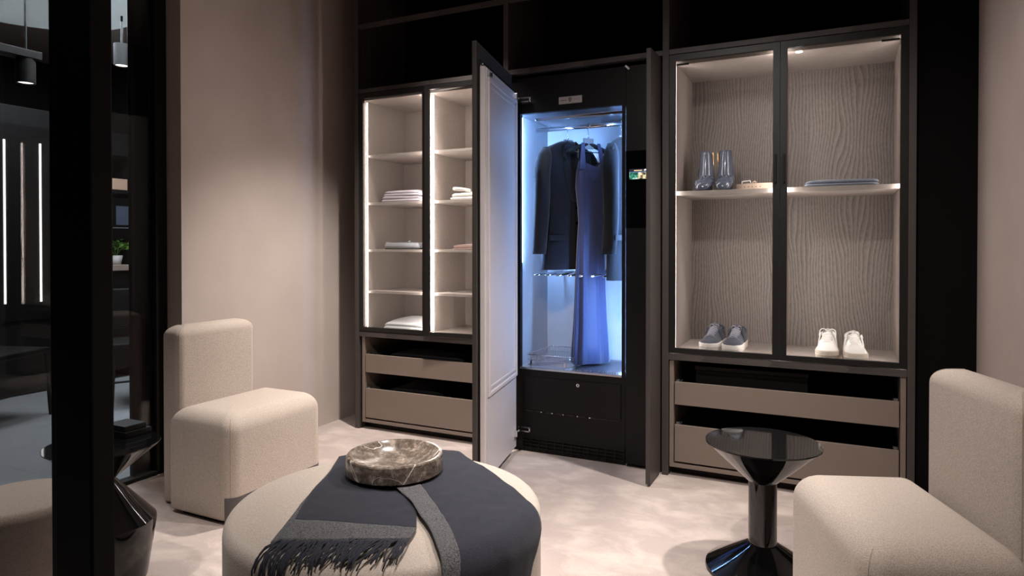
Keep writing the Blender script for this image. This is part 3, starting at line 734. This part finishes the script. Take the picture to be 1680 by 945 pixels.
# ------------------------------------------------------------------ ottomans
def pouf(name, label, c, r, h, cat='ottoman'):
    t = thing(name, label, cat, (c[0], c[1], 0), 0)
    bm = BM()
    prof = [(0.002,0.02),(r-0.02,0.02),(r-0.006,0.03),(r,0.05)]+[(r,0.05+(h-0.084)*k/6) for k in range(1,7)]
    prof += [(r-0.034*(1-math.cos(a))*0.8, h-0.034+0.034*math.sin(a)) for a in [k*PI/2/6 for k in range(1,7)]]
    prof += [(r*0.7,h+0.004),(r*0.35,h+0.007),(0.002,h+0.008)]
    lathe(bm, prof, 96); b = obj('upholstery', bm, M_bou, t, smooth=True, world=False)
    bm = BM(); rs = r-0.004
    tube(bm, [(rs*math.cos(k*2*PI/96), rs*math.sin(k*2*PI/96), h-0.028) for k in range(96)], 0.0026, 5, closed=True); obj('piping', bm, M_pipe, b, world=False)
    bm = BM(); lathe(bm, [(0.002,0),(r-0.03,0),(r-0.03,0.025),(0.002,0.025)], 64); obj('plinth', bm, M_black, t, world=False)
    return t
OC = Vector((-0.439,-1.809)); OR = 0.466; OH = 0.42
pouf('ottoman', 'large round beige ottoman draped with a navy scarf', OC, OR, OH)
pouf('pouf', 'small round beige pouf behind the smoked glass pane', (-1.40,-2.33), 0.175, 0.45, 'pouf')

# ------------------------------------------------------------------ scarf
TOP = OH + 0.010
def wrap(x, y, lift=0.0):
    """lay a point of cloth on the ottoman top and let it fall over the rounded rim"""
    d = Vector((x, y)) - OC; r = d.length; R0 = OR - 0.036
    if r <= R0: return Vector((x, y, TOP + lift))
    u = d/r; e = r - R0; q = 0.046
    if e < q*PI/2:
        a = e/q; rr = R0 + (q+lift)*math.sin(a); z = TOP - q + (q+lift)*math.cos(a)
    else: rr = R0 + q + lift; z = TOP - q - (e - q*PI/2)
    return Vector((OC.x+u.x*rr, OC.y+u.y*rr, z))
def interp(pts, f):
    n = len(pts)-1; k = min(int(f*n), n-1); g = f*n-k
    return Vector(pts[k])*(1-g)+Vector(pts[k+1])*g
def smoothline(pts, n=48):
    P = [Vector(p) for p in pts]; P = [P[0]*2-P[1]]+P+[P[-1]*2-P[-2]]; out = []
    for i in range(1, len(P)-2):
        for k in range(12):
            t = k/12; a, b, c, d = P[i-1:i+3]
            out.append(0.5*((2*b)+(c-a)*t+(2*a-5*b+4*c-d)*t*t+(3*b-a-3*c+d)*t**3))
    out.append(P[-2]); L = [0]
    for a, b in zip(out, out[1:]): L.append(L[-1]+(b-a).length)
    res = []
    for k in range(n+1):
        s = L[-1]*k/n; j = 0
        while j < len(L)-2 and L[j+1] < s: j += 1
        g = (s-L[j])/max(L[j+1]-L[j],1e-9); res.append(out[j]*(1-g)+out[j+1]*g)
    return res
def cloth(name, left, right, mat, parent, lift, nu=36, nv=60, u0=0.0, u1=1.0, amp=0.003, seed=0, thick=0.004):
    Lp, Rp = smoothline(left, nv), smoothline(right, nv); bm = BM(); rows = []
    for j in range(nv+1):
        row = []
        for i in range(nu+1):
            f = u0+(u1-u0)*i/nu; p = Lp[j]*(1-f)+Rp[j]*f
            w = amp*(noise.noise(Vector((p.x*9+seed, p.y*9, 0.3)))+0.6*noise.noise(Vector((p.x*22, p.y*22+seed, 1.1))))
            row.append(bm.verts.new(wrap(p.x, p.y, lift+max(w, -lift*0.7)+amp*0.4)))
        rows.append(row)
    for a, b in zip(rows, rows[1:]):
        for i in range(nu): bm.faces.new((a[i], a[i+1], b[i+1], b[i]))
    o = obj(name, bm, mat, parent, smooth=True)
    md = o.modifiers.new('thickness', 'SOLIDIFY'); md.thickness = thick; md.offset = 1
    return o
sf = thing('scarf', 'navy wool scarf with grey border and fringe draped over the ottoman under the bowl', 'scarf', (OC.x,OC.y,TOP))
# front-left tail: back edge -> fringed end
LL = [(-0.862,-1.515),(-0.742,-1.725),(-0.650,-1.925),(-0.560,-2.075)]
LR = [(-0.500,-1.420),(-0.440,-1.650),(-0.300,-1.860),(-0.222,-1.975)]
cloth('scarf_tail', LL, LR, M_navyw, sf, 0.004, seed=2)
BL = [(-0.560,-2.075),(-0.533,-2.130),(-0.504,-2.193)]; BR = [(-0.222,-1.975),(-0.210,-2.005),(-0.199,-2.040)]
cloth('grey_border', BL, BR, M_greyw, sf, 0.005, nu=36, nv=12, seed=2)
# side border peeking out under the left edge
cloth('under_border', [(-0.690,-1.850),(-0.640,-1.960),(-0.560,-2.120),(-0.520,-2.20)], [(-0.655,-1.845),(-0.600,-1.965),(-0.520,-2.120),(-0.480,-2.19)], M_greyw, sf, 0.001, nu=6, nv=24)
cloth('fold_back', [(-0.875,-1.505),(-0.80,-1.43),(-0.76,-1.40)], [(-0.845,-1.545),(-0.735,-1.53),(-0.68,-1.50)], M_greyw, sf, 0.006, nu=6, nv=12)
# right tail: falls over the rim
RL = [(-0.700,-1.385),(-0.520,-1.560),(-0.384,-1.715),(-0.230,-1.850),(-0.085,-2.005),(0.010,-2.130),(0.10,-2.27)]
RR = [(-0.540,-1.312),(-0.360,-1.430),(-0.192,-1.545),(-0.060,-1.650),(0.075,-1.775),(0.20,-1.88),(0.30,-1.97)]
cloth('scarf_tail', RL, RR, M_navyw, sf, 0.0085, nu=40, nv=70, seed=5, amp=0.004)
GL = [(-0.437,-1.770),(-0.340,-1.835),(-0.262,-1.905),(-0.190,-1.965),(-0.120,-2.040),(-0.055,-2.115),(0.02,-2.21),(0.08,-2.30)]
GR = [(-0.384,-1.715),(-0.300,-1.790),(-0.220,-1.862),(-0.140,-1.940),(-0.070,-2.020),(-0.005,-2.105),(0.06,-2.20),(0.12,-2.29)]
cloth('grey_border', GL, GR, M_greyw, sf, 0.0125, nu=10, nv=60, seed=5)
bm = BM(); random.seed(11)
for k in range(95):
    f = (k+random.random()*0.8)/95; p = Vector(BL[2])*(1-f)+Vector(BR[2])*f
    base = Vector((p.x, p.y)); L = random.uniform(0.105, 0.150)
    dirv = Vector((0.30+random.uniform(-0.38,0.30), -0.95)).normalized()
    dirv = Vector((dirv.x*0.9, dirv.y)); bend = random.uniform(-0.5,0.5)
    pts = []
    for j in range(7):
        g = j/6; q = base + dirv*L*g + Vector((dirv.y,-dirv.x))*bend*0.03*g*g
        pts.append(wrap(q.x, q.y, 0.006+random.uniform(0,0.004)+0.004*math.sin(g*PI)))
    tube(bm, pts, [0.0025]*6+[0.0016], 5)
o = obj('fringe', bm, M_navyw, sf, smooth=True); o['kind'] = 'stuff'

# ------------------------------------------------------------------ bowl
bw = thing('marble_bowl', 'shallow round brown marble bowl with white vein on the navy scarf', 'bowl', (-0.530,-1.650,TOP+0.022))
bm = BM(); r = 0.158; z0 = 0.0; h = 0.058
lathe(bm, [(0.002,0),(r-0.004,0),(r+0.002,0.004),(r+0.003,0.010),(r,h-0.004),(r-0.003,h),(r-0.011,h),(r-0.015,h-0.004),(r-0.035,h-0.018),(r-0.075,h-0.033),(0.04,h-0.040),(0.002,h-0.041)], 96)
obj('bowl_shell', bm, M_marble, bw, smooth=True, world=False, angle=32)

# ------------------------------------------------------------------ black side tables
def table(name, label, c, prof_top, prof_mid, prof_base):
    t = thing(name, label, 'side table', (c[0],c[1],0), 0)
    for n, pr in (('table_top', prof_top), ('stem', prof_mid), ('foot', prof_base)):
        if pr:
            bm = BM(); lathe(bm, pr, 96); obj(n, bm, M_lac, t, smooth=True, world=False, angle=25)
    return t
table('side_table', 'glossy black spool shaped side table in front of the sneaker cabinet', (0.546,-0.861),
      [(0.052,0.332),(0.199,0.466),(0.203,0.470),(0.203,0.475),(0.002,0.475)], [(0.050,0.098),(0.050,0.336)], [(0.002,0.0),(0.196,0.0),(0.203,0.006),(0.201,0.014),(0.054,0.104),(0.002,0.104)])
table('side_table', 'glossy black hourglass side table with faceted foot beside the steel post', (-1.563,-1.976),
      [(0.034,0.362),(0.180,0.482),(0.184,0.486),(0.184,0.490),(0.002,0.490)], None, [(0.002,0.0),(0.134,0.0),(0.140,0.006),(0.170,0.205),(0.168,0.214),(0.036,0.366),(0.002,0.366)])
bk1 = tag(obj('book', B((-1.690,-1.545,-1.905,-1.800,0.4905,0.512)), M_ablk, bevel=0.002), 'thick black book lying on the hourglass side table', 'book', 'black books on the side table')
bk2 = tag(obj('book', B((-1.665,-1.555,-1.900,-1.815,0.5125,0.532)), M_black, bevel=0.002), 'smaller black book on top of the thick one', 'book', 'black books on the side table')

# ------------------------------------------------------------------ things on the shelves
def folded(name, label, cat, x0, x1, y0, y1, z0, h, mat, layers=2, seed=0, group=None, slump=0.0, rot=0.0):
    t = thing(name, label, cat, ((x0+x1)/2,(y0+y1)/2,z0), rot, group)
    w, d = (x1-x0)/2, (y1-y0)/2; lh = h/layers
    for k in range(layers):
        bm = BM(); ins = 0.004*k+0.006*noise.noise(Vector((k*3.3+seed, seed, 0)))
        cushion(bm, -w+ins, w-ins*0.5, -d+ins, d-ins, k*lh, (k+1)*lh+0.0015, 0.022, lh*0.46, lh*0.44, 6, lh*0.15)
        for v in bm.verts:
            nz = noise.noise(Vector((v.co.x*14+seed*2.1, v.co.y*14, v.co.z*30+k)))
            f = (v.co.z/h)
            v.co.z += nz*lh*0.28*f - slump*h*f*abs(v.co.x/w)**2
            v.co.x += nz*0.006; v.co.y += noise.noise(Vector((v.co.y*20, v.co.x*11+seed, k)))*0.006
        obj('folded_layer', bm, mat, t, smooth=True, world=False)
    return t
S1, S2, SB = 1.468+0.008, 1.163+0.008, 0.655
folded('sweater', 'lilac grey knit sweater folded at the bottom of its pile', 'sweater', -1.885, -1.575, 0.06, 0.34, S1, 0.042, M_lilac, 2, 1, 'folded lilac sweaters', 0.25)
folded('sweater', 'lilac grey knit sweater folded on top of its pile', 'sweater', -1.875, -1.580, 0.07, 0.33, S1+0.038, 0.042, M_lilac, 2, 4, 'folded lilac sweaters', 0.35)
folded('shirt', 'white shirt folded beside the wide light strip', 'shirt', -1.365, -1.06, 0.06, 0.32, S1, 0.050, M_whitef, 2, 8, None, 0.4)
bm = BM(); tube(bm, [(-1.30+0.05*math.cos(a), 0.10+0.03*math.sin(a), S1+0.056+0.016*math.sin(a*0.5)) for a in [k*2*PI/24 for k in range(24)]], 0.011, 8, closed=True)
tag(obj('collar_roll', bm, M_whitef, smooth=True), 'white rolled garment on top of the folded white shirt', 'shirt')
folded('trousers', 'crumpled pale blue white trousers folded on the cabinet bottom', 'trousers', -1.870, -1.560, 0.06, 0.36, SB, 0.070, M_shirt, 2, 12, None, 0.6)
folded('cloth', 'folded rose brown cloth beside the wide light strip', 'cloth', -1.35, -1.06, 0.06, 0.30, S2, 0.034, M_rose, 3, 15, None, 0.3)
folded('jeans', 'blue grey jeans folded flat on the oak cabinet shelf', 'jeans', 0.640, 0.960, 0.07, 0.30, 1.481, 0.036, M_denim, 2, 21, None, 0.35)
folded('trousers', 'dark trousers folded in the upper drawer below the light strips', 'trousers', -1.86, -1.30, 0.08, 0.40, 0.404, 0.098, M_blacks, 3, 31, 'dark clothes in the drawers', 0.2)
folded('trousers', 'dark trousers folded in the lower drawer below the light strips', 'trousers', -1.87, -1.45, 0.08, 0.40, 0.108, 0.175, M_blacks, 4, 35, 'dark clothes in the drawers', 0.2)
sb = thing('storage_box', 'black storage box in the upper drawer below the sneakers', 'box', (0.39,0.25,0.404))
obj('box_body', B((0.12,0.66,0.10,0.40,0.404,0.545)), M_black, sb, bevel=0.003); obj('lid', B((0.115,0.665,0.095,0.405,0.545,0.568)), M_ablk, sb, bevel=0.003)

def flat_shoe(label, x, y, z, rz):
    t = thing('flat_shoe', label, 'shoe', (x,y,z), rz, 'grey leather flat shoes')
    n = 12; out = []
    def outline(k, grow=0.0):
        a = k*2*PI/28; c, s = math.cos(a), math.sin(a)
        w = 0.038+0.006*s; return ((w+grow)*c*(1.0 if s > -0.6 else 0.92), (0.125+grow)*s)
    bm = BM(); loft(bm, [[(*outline(k,-0.002), 0.0) for k in range(28)], [(*outline(k,0.001), 0.004) for k in range(28)], [(*outline(k), 0.009) for k in range(28)]]); obj('sole', bm, M_black, t, world=False, smooth=True)
    rings = []
    for g, zz in ((0.0,0.009),(0.001,0.022),(-0.004,0.036),(-0.012,0.045)):
        rings.append([(outline(k,g)[0], outline(k,g)[1], zz*(1.0 if outline(k)[1] < 0.03 else 0.85+0.2*outline(k)[1]/0.12)) for k in range(28)])
    bm = BM(); loft(bm, rings, cap0=False, cap1=False); obj('upper', bm, M_gleather, t, world=False, smooth=True).modifiers.new('thickness','SOLIDIFY').thickness = 0.002
    bm = BM(); ring = [(outline(k,-0.011)[0], outline(k,-0.011)[1], 0.044) for k in range(28)]
    vs = [bm.verts.new(p) for p in ring if p[1] < -0.02]; bm.faces.new(vs); obj('vamp', bm, M_gleather, t, world=False)
    bm = BM(); tube(bm, [(-0.022,-0.055,0.047),(-0.008,-0.058,0.053),(0.008,-0.058,0.053),(0.022,-0.055,0.047)], 0.005, 8); obj('bow', bm, M_gleather, t, world=False, smooth=True)
    return t
flat_shoe('grey leather flat shoe at the glass front of the shelf below the lilac sweaters', -1.76, 0.12, S2, math.radians(98))
flat_shoe('grey leather flat shoe behind its mate on the shelf below the lilac sweaters', -1.70, 0.23, S2, math.radians(84))

# ankle boots: rings swept from toe through ankle to shaft
def boot(label, x, y, z, rz, side):
    t = thing('ankle_boot', label, 'boot', (x,y,z), rz, 'slate blue ankle boots')
    keys = [(-0.120,0.016,0.012,0.010,85),(-0.114,0.022,0.028,0.018,82),(-0.098,0.030,0.038,0.026,78),(-0.070,0.040,0.044,0.036,70),(-0.036,0.052,0.046,0.046,60),(-0.006,0.064,0.045,0.054,45),(0.016,0.082,0.043,0.056,28),(0.028,0.108,0.041,0.052,12),(0.033,0.138,0.038,0.047,2),(0.034,0.170,0.0345,0.043,-2),(0.033,0.200,0.032,0.040,-2),(0.032,0.220,0.031,0.039,-2)]
    rings = []
    for cy, cz, hw, hh, tilt in keys:
        a = math.radians(tilt); ring = []
        for k in range(24):
            q = k*2*PI/24; u, v = hw*math.cos(q), hh*math.sin(q)
            ring.append((u, cy+v*math.cos(a), max(0.006, cz+v*math.sin(a))))
        rings.append(ring)
    bm = BM(); loft(bm, rings, cap1=False); up = obj('upper', bm, M_boot, t, world=False, smooth=True)
    up.modifiers.new('thickness','SOLIDIFY').thickness = 0.0022
    hb = BM(); loft(hb, [[(0.030*math.cos(q), 0.050+0.030*math.sin(q), zz) for q in [k*2*PI/18 for k in range(18)]] for zz in (0.0,0.045)]); obj('heel', hb, M_boot, t, world=False, smooth=True)
    sb_ = BM(); loft(sb_, [[(0.038*math.cos(q), -0.020+0.096*math.sin(q), zz) for q in [k*2*PI/24 for k in range(24)]] for zz in (0.0,0.007)]); obj('sole', sb_, M_black, t, world=False)
    zb = BM(); tube(zb, [(side*0.0325,0.03,0.215),(side*0.040,0.03,0.12)], 0.0014, 6); zp = obj('zip', zb, M_gold, t, world=False)
    zz = BM(); box(zz, side*0.039-0.0016, side*0.039+0.0016, 0.014, 0.026, 0.165, 0.210); obj('zip_pull', zz, M_gold, zp, world=False, bevel=0.001)
    return t
boot('slate blue patent ankle boot at the cabinet side, zip towards its mate', 0.152, 0.19, 1.480, math.radians(1), 1)
boot('slate blue patent ankle boot between its mate and the tan belt', 0.252, 0.20, 1.480, math.radians(2), -1)

# rolled belt
bl = thing('belt', 'rolled tan leather belt with buckle beside the ankle boots', 'belt', (0.425,0.18,1.480))
bm = BM(); prev = None
for k in range(140):
    a = k/139*2*PI*2.4; f = 1-0.055*(k/139*2.4)
    p = [Vector((0.095*f*math.cos(a)+0.022*math.cos(a)**3, 0.062*f*math.sin(a), z)) for z in (0.001,0.034)]
    n = Vector((math.cos(a), math.sin(a), 0))*0.0028
    cur = [bm.verts.new(p[0]), bm.verts.new(p[0]-n), bm.verts.new(p[1]-n), bm.verts.new(p[1])]
    if prev:
        for j in range(4): bm.faces.new((prev[j], prev[(j+1)%4], cur[(j+1)%4], cur[j]))
    else: bm.faces.new(cur)
    prev = cur
bm.faces.new(prev[::-1]); st_ = obj('strap', bm, M_tan, bl, world=False, smooth=False)
bm = BM(); tube(bm, [(-0.082,-0.030,0.036),(-0.082,-0.030,0.046),(-0.040,-0.046,0.048),(-0.038,-0.046,0.038)], 0.0032, 8); obj('buckle', bm, M_rubber, bl, world=False, smooth=True)
bm = BM(); tube(bm, [(-0.028,-0.052,0.036),(-0.018,-0.056,0.043),(-0.010,-0.058,0.036)], 0.004, 8); obj('keeper', bm, M_tan, bl, world=False, smooth=True)
for k in range(5):
    x = -0.066+k*0.019; y = -0.062*math.sqrt(max(0.05,1-(x/0.117)**2))-0.0005
    bm = BM(); lathe(bm, [(0.0003,-0.001),(0.0022,-0.001),(0.0022,0.001),(0.0003,0.001)], 10)
    for v in bm.verts: v.co = Vector((x+v.co.x, y-0.0008+v.co.z, 0.016+v.co.y))
    obj('belt_hole', bm, M_hole, st_, world=False)

# sneakers
def sneaker(label, group, x, y, z, rz, mu, ms, ml, loops=False):
    t = thing('sneaker', label, 'sneaker', (x,y,z), rz, group)
    L = 0.285
    def hw(f):   # half width along the shoe, f = 0 toe .. 1 heel
        if f < 0.22: return 0.050*math.sqrt(max(0.0, 1-((0.22-f)/0.22)**2.3))*1.0+0.002
        return 0.052-0.012*((f-0.22)/0.78)**0.8 if f < 0.93 else 0.040*math.sqrt(max(0.02,1-((f-0.93)/0.072)**2))
    F = [0.0,0.02,0.05,0.10,0.16,0.24,0.34,0.46,0.58,0.70,0.80,0.88,0.94,0.98,1.0]
    loopo = [(hw(f), -L/2+L*f) for f in F]+[(-hw(f), -L/2+L*f) for f in F[::-1]]
    bm = BM(); loft(bm, [[(a*(1+g), b*(1+g*0.3), zz) for a, b in loopo] for g, zz in ((-0.06,0.0),(0.01,0.005),(0.02,0.034),(0.005,0.038),(-0.05,0.039))])
    so = obj('sole', bm, ms, t, world=False, smooth=True, angle=50)
    bm = BM(); zc = 0.012
    tube(bm, [(a*1.018, b*1.006, 0.019) for a, b in loopo], 0.0012, 5, closed=True); obj('foxing_line', bm, ml if ms is M_rubberc else M_rubberc, so, world=False)
    def top(f):
        if f < 0.08: return 0.040+0.12*f
        if f < 0.30: return 0.0496+(f-0.08)*0.115
        if f < 0.60: return 0.075+(f-0.30)*0.10
        if f < 0.80: return 0.105-(f-0.60)*0.16
        return 0.073+(f-0.80)*0.16
    rings = []; FU = [0.012,0.03,0.06,0.11,0.17,0.24,0.32,0.40,0.48,0.56,0.62]
    for f in FU:
        w = hw(f)*0.965; h = top(f)-0.026; ring = []
        for k in range(19):
            a = PI*k/18; c, s = math.cos(a), math.sin(a)
            ring.append((w*math.copysign(abs(c)**0.75, c)*(1-0.25*s*min(1,f*2)), -L/2+L*f, 0.026+h*abs(s)**0.8))
        rings.append(ring)
    bm = BM(); R = [[bm.verts.new(p) for p in r] for r in rings]
    for a, b in zip(R, R[1:]):
        for k in range(18): bm.faces.new((a[k],a[k+1],b[k+1],b[k]))
    bm.faces.new(R[0])
    up = obj('upper', bm, mu, t, world=False, smooth=True)
    # quarter and heel counter, open at the ankle
    bm = BM(); rows = []
    FQ = [0.50,0.60,0.70,0.80,0.88,0.94,0.98,1.0]
    path = [(hw(f)*0.965, f) for f in FQ]+[(-hw(f)*0.965, f) for f in FQ[::-1]]
    for g in range(7):
        row = []
        for w, f in path:
            zt = top(max(f,0.56)) if f > 0.6 else top(f)
            u = g/6; row.append(bm.verts.new((w*(1-0.22*u**2), -L/2+L*(f-0.045*u*u*(1 if f > 0.9 else 0)), 0.026+(zt-0.026)*u)))
        rows.append(row)
    for a, b in zip(rows, rows[1:]):
        for k in range(len(path)-1): bm.faces.new((a[k],a[k+1],b[k+1],b[k]))
    q = obj('quarter', bm, mu, t, world=False, smooth=True); q.modifiers.new('thickness','SOLIDIFY').thickness = 0.005
    bm = BM(); tube(bm, [(w*0.78, -L/2+L*(f-0.045*(1 if f > 0.9 else 0)), top(max(f,0.56)) if f > 0.6 else top(f)) for w, f in path], 0.0042, 6); obj('collar', bm, mu, q, world=False, smooth=True)
    bm = BM(); loft(bm, [[(x_, -L/2+L*f, top(min(f,0.60))+dz+(0.020 if f > 0.6 else 0)) for x_, dz in ((-0.022,-0.004),(0,0.003),(0.022,-0.004),(0,-0.006))] for f in (0.34,0.46,0.56,0.64)]); obj('tongue', bm, mu, t, world=False, smooth=True)
    obj('insole', (lambda b_: (box(b_, -0.030,0.030,-L/2+L*0.55,-L/2+L*0.93,0.032,0.040), b_)[1])(BM()), M_hole, t, world=False)
    for k in range(6):
        f = 0.28+k*0.058; zt = top(f)+0.001; y_ = -L/2+L*f; wv = 0.017+0.0008*k
        bm = BM(); tube(bm, [(-wv-0.004,y_,zt-0.006),(-wv*0.6,y_+0.001,zt+0.003),(0,y_+0.003,zt+0.005),(wv*0.6,y_+0.005,zt+0.003),(wv+0.004,y_+0.007,zt-0.006)], 0.0034, 6); obj('lace', bm, ml, t, world=False, smooth=True)
    bm = BM(); y_ = -L/2+L*0.60; zt = top(0.6)+0.004
    for s in (-1, 1):
        rr_ = 0.016 if loops else 0.010
        tube(bm, [(s*(0.004+rr_*(1-math.cos(a))), y_-0.006*math.sin(a), zt+rr_*1.1*math.sin(a)) for a in [k*1.8*PI/14 for k in range(15)]], 0.0024, 6)
    obj('lace_bow', bm, ml, t, world=False, smooth=True)
    bm = BM(); f = 0.27; tube(bm, [(hw(f)*0.86*math.cos(a), -L/2+L*(f-0.02*math.sin(a)), 0.027+(top(f)-0.026)*abs(math.sin(a))**0.8) for a in [0.15+k*(PI-0.3)/14 for k in range(15)]], 0.0009, 4); obj('toe_seam', bm, ml, t, world=False)
    return t
sneaker('navy canvas sneaker with white sole standing at the cabinet side', 'navy canvas sneakers', 0.196, 0.19, 0.655, math.radians(-4), M_snavy, M_rubber, M_lace)
sneaker('navy canvas sneaker with white sole at the middle divider side of its pair', 'navy canvas sneakers', 0.312, 0.17, 0.655, math.radians(-3), M_snavy, M_rubber, M_lace)
sneaker('white leather sneaker with cream sole and tall lace loops', 'white leather sneakers', 0.745, 0.19, 0.655, math.radians(-1), M_sleather, M_rubberc, M_lacew, True)
sneaker('white leather sneaker with cream sole and flat laces', 'white leather sneakers', 0.862, 0.16, 0.655, math.radians(4), M_sleather, M_rubberc, M_lacew)

# ------------------------------------------------------------------ the neighbouring kitchen behind the glass
struct('floor', B((-6.2,-2.43,-4.6,0.75,-0.05,0)), M_wfloor, 'polished pale grey floor beyond the glass partition', 'floor')
struct('wall_far', B((-6.3,-6.2,-4.6,0.75,0,2.98)), M_black, 'black far wall of the neighbouring room', 'wall')
struct('wall_side', B((-6.2,-2.43,0.70,0.80,0,2.98)), M_black, 'black side wall of the neighbouring room', 'wall')
kt = thing('kitchen_unit', 'black kitchen wall unit with open shelf, oven and counter niche behind the glass', 'kitchen unit', (-5.2,0.2,0))
obj('tall_panel', B((-5.6,-5.0,0.50,0.69,0,2.2)), M_black, kt, bevel=0.003)
obj('tall_panel', B((-5.6,-5.0,-0.05,0.02,0,2.2)), M_black, kt, bevel=0.003)
obj('upper_cabinet', B((-5.6,-5.02,0.02,0.50,2.0,2.2)), M_ablk, kt, bevel=0.003)
obj('shelf', B((-5.6,-5.0,0.02,0.50,1.66,1.695)), M_ablk, kt, bevel=0.002)
ov = obj('oven', B((-5.6,-5.02,0.02,0.50,1.26,1.62)), M_gloss, kt, bevel=0.003)
obj('oven_window', B((-5.02,-5.015,0.34,0.49,1.38,1.55)), plain('oven_glass', (0.06,0.07,0.10), 0.15, var=0.1), ov)
bm = BM(); tube(bm, [(-4.99,0.05,1.35),(-4.99,0.47,1.35)], 0.008, 8); obj('oven_handle', bm, M_chrome, ov)
obj('niche_back', B((-5.6,-5.35,0.02,0.50,1.02,1.26)), plain('niche_grey', (0.10,0.105,0.125), 0.5, var=0.05), kt)
obj('counter', B((-5.6,-4.98,0.02,0.50,0.97,1.02)), plain('counter_wood', (0.30,0.23,0.19), 0.5, var=0.1), kt, bevel=0.003)
obj('base_cabinet', B((-5.6,-5.02,0.02,0.50,0.08,0.97)), M_ablk, kt, bevel=0.003)
tag(obj('container', B((-5.12,-5.02,0.31,0.45,1.695,1.795)), plain('peach_box', (0.42,0.27,0.19), 0.7, var=0.05), bevel=0.003), 'small peach coloured container on the open kitchen shelf', 'container')
pp = thing('potted_plant', 'small bushy green plant in a white pot on the kitchen counter', 'plant', (-5.12,0.40,1.02))
bm = BM(); lathe(bm, [(0.002,1.02),(0.042,1.02),(0.058,1.105),(0.052,1.105),(0.002,1.095)], 24, (-5.12,0.40)); obj('pot', bm, M_pot, pp, smooth=True)
bm = BM(); random.seed(5)
for k in range(220):
    a = random.uniform(0,2*PI); e = random.uniform(-0.2,1.0); rr_ = 0.13*random.uniform(0.5,1)
    c = Vector((-5.12+rr_*math.cos(a)*math.cos(e), 0.39+rr_*1.0*math.sin(a)*math.cos(e), 1.175+rr_*0.75*math.sin(e)))
    u = Vector((random.uniform(-1,1),random.uniform(-1,1),random.uniform(-0.4,0.6))).normalized(); v = u.cross(Vector((random.uniform(-1,1),0.3,1))).normalized()
    s = random.uniform(0.014,0.026); bm.faces.new([bm.verts.new(c-u*s), bm.verts.new(c+v*s*0.5), bm.verts.new(c+u*s), bm.verts.new(c-v*s*0.5)])
o = obj('foliage', bm, M_plant, pp); o['kind'] = 'stuff'
bm = BM()
for k in range(9):
    a = k*2*PI/9; tube(bm, [(-5.12,0.40,1.09),(-5.12+0.06*math.cos(a),0.40+0.06*math.sin(a),1.19)], 0.003, 5)
obj('stems', bm, M_plant, pp)
# tall lit vitrine
vt = thing('vitrine', 'tall black glass vitrine with two thin vertical light strips behind the smoked pane', 'cabinet', (-5.2,-0.45,0))
obj('casing', B((-5.6,-5.05,-0.75,-0.12,0,2.3)), M_black, vt, bevel=0.004)
obj('glass_front', B((-5.05,-5.03,-0.72,-0.14,0.6,2.15)), M_ablk, vt)
for y in (-0.552, -0.292): obj('light_strip', B((-5.03,-5.02,y,y+0.012,0.74,2.02)), emit('vitrine_led', (1.0,0.97,0.9), 3.0), vt)
# dining chair silhouettes
def stool(label, x, y, rz):
    t = thing('dining_chair', label, 'chair', (x,y,0), rz, 'dark dining chairs in the neighbouring room')
    obj('seat', B((-0.22,0.22,-0.22,0.22,0.44,0.48)), M_black, t, world=False, bevel=0.01)
    obj('backrest', B((-0.22,-0.19,-0.22,0.22,0.55,0.86)), M_black, t, world=False, bevel=0.01)
    for sx in (-0.2,0.2):
        for sy in (-0.2,0.2):
            bm = BM(); tube(bm, [(sx*1.1,sy*1.1,0),(sx,sy,0.86 if sx < 0 else 0.45)], 0.012, 8); obj('leg', bm, M_black, t, world=False)
    bm = BM(); tube(bm, [(0.21,-0.21,0.2),(0.21,0.21,0.2)], 0.008, 6); obj('stretcher', bm, M_black, t, world=False)
    return t
stool('slim black dining chair beside the vitrine in the neighbouring room', -4.35, -0.95, math.radians(20))
stool('slim black dining chair below the kitchen counter in the neighbouring room', -4.0, -0.12, math.radians(-30))
# ceiling fittings of that room
def downlight(label, x, y, z):
    t = thing('ceiling_spotlight', label, 'lamp', (x,y,2.98), 0, 'black cylinder ceiling spotlights')
    bm = BM(); lathe(bm, [(0.002,z+0.16),(0.055,z+0.16),(0.055,z),(0.048,z),(0.045,z+0.012),(0.002,z+0.012)], 28, (x,y)); h = obj('housing', bm, M_black, t, smooth=True, angle=30)
    bm = BM(); lathe(bm, [(0.002,z+0.006),(0.044,z+0.006),(0.044,z+0.011),(0.002,z+0.011)], 24, (x,y)); obj('lens', bm, M_puck, h)
    bm = BM(); tube(bm, [(x,y,z+0.15),(x,y,2.98)], 0.008, 8); obj('stem', bm, M_black, t)
    return t
downlight('black cylinder spotlight hanging above the vitrine', -4.0, -0.93, 2.26)
downlight('black cylinder spotlight hanging above the potted plant unit', -4.0, -0.275, 2.53)
tk = thing('lighting_track', 'black lighting track hanging across the neighbouring room ceiling', 'lighting track', (-4.0,-1.2,2.42))
obj('track_bar', B((-4.06,-3.94,-3.0,-0.86,2.42,2.47)), M_black, tk, bevel=0.003)
bm = BM(); tube(bm, [(-4.0,-1.6,2.47),(-4.0,-1.6,2.98)], 0.006, 6); tube(bm, [(-4.0,-2.6,2.47),(-4.0,-2.6,2.98)], 0.006, 6); obj('suspension', bm, M_black, tk)
dl = thing('round_ceiling_light', 'large pale round ceiling light seen through the smoked pane', 'lamp', (-4.265,-0.827,2.98))
bm = BM(); lathe(bm, [(0.002,2.90),(0.73,2.90),(0.75,2.92),(0.75,2.98),(0.002,2.98)], 64, (-4.265,-0.827)); obj('disc', bm, emit('pale_disc', (0.80,0.92,0.95), 0.42), dl)
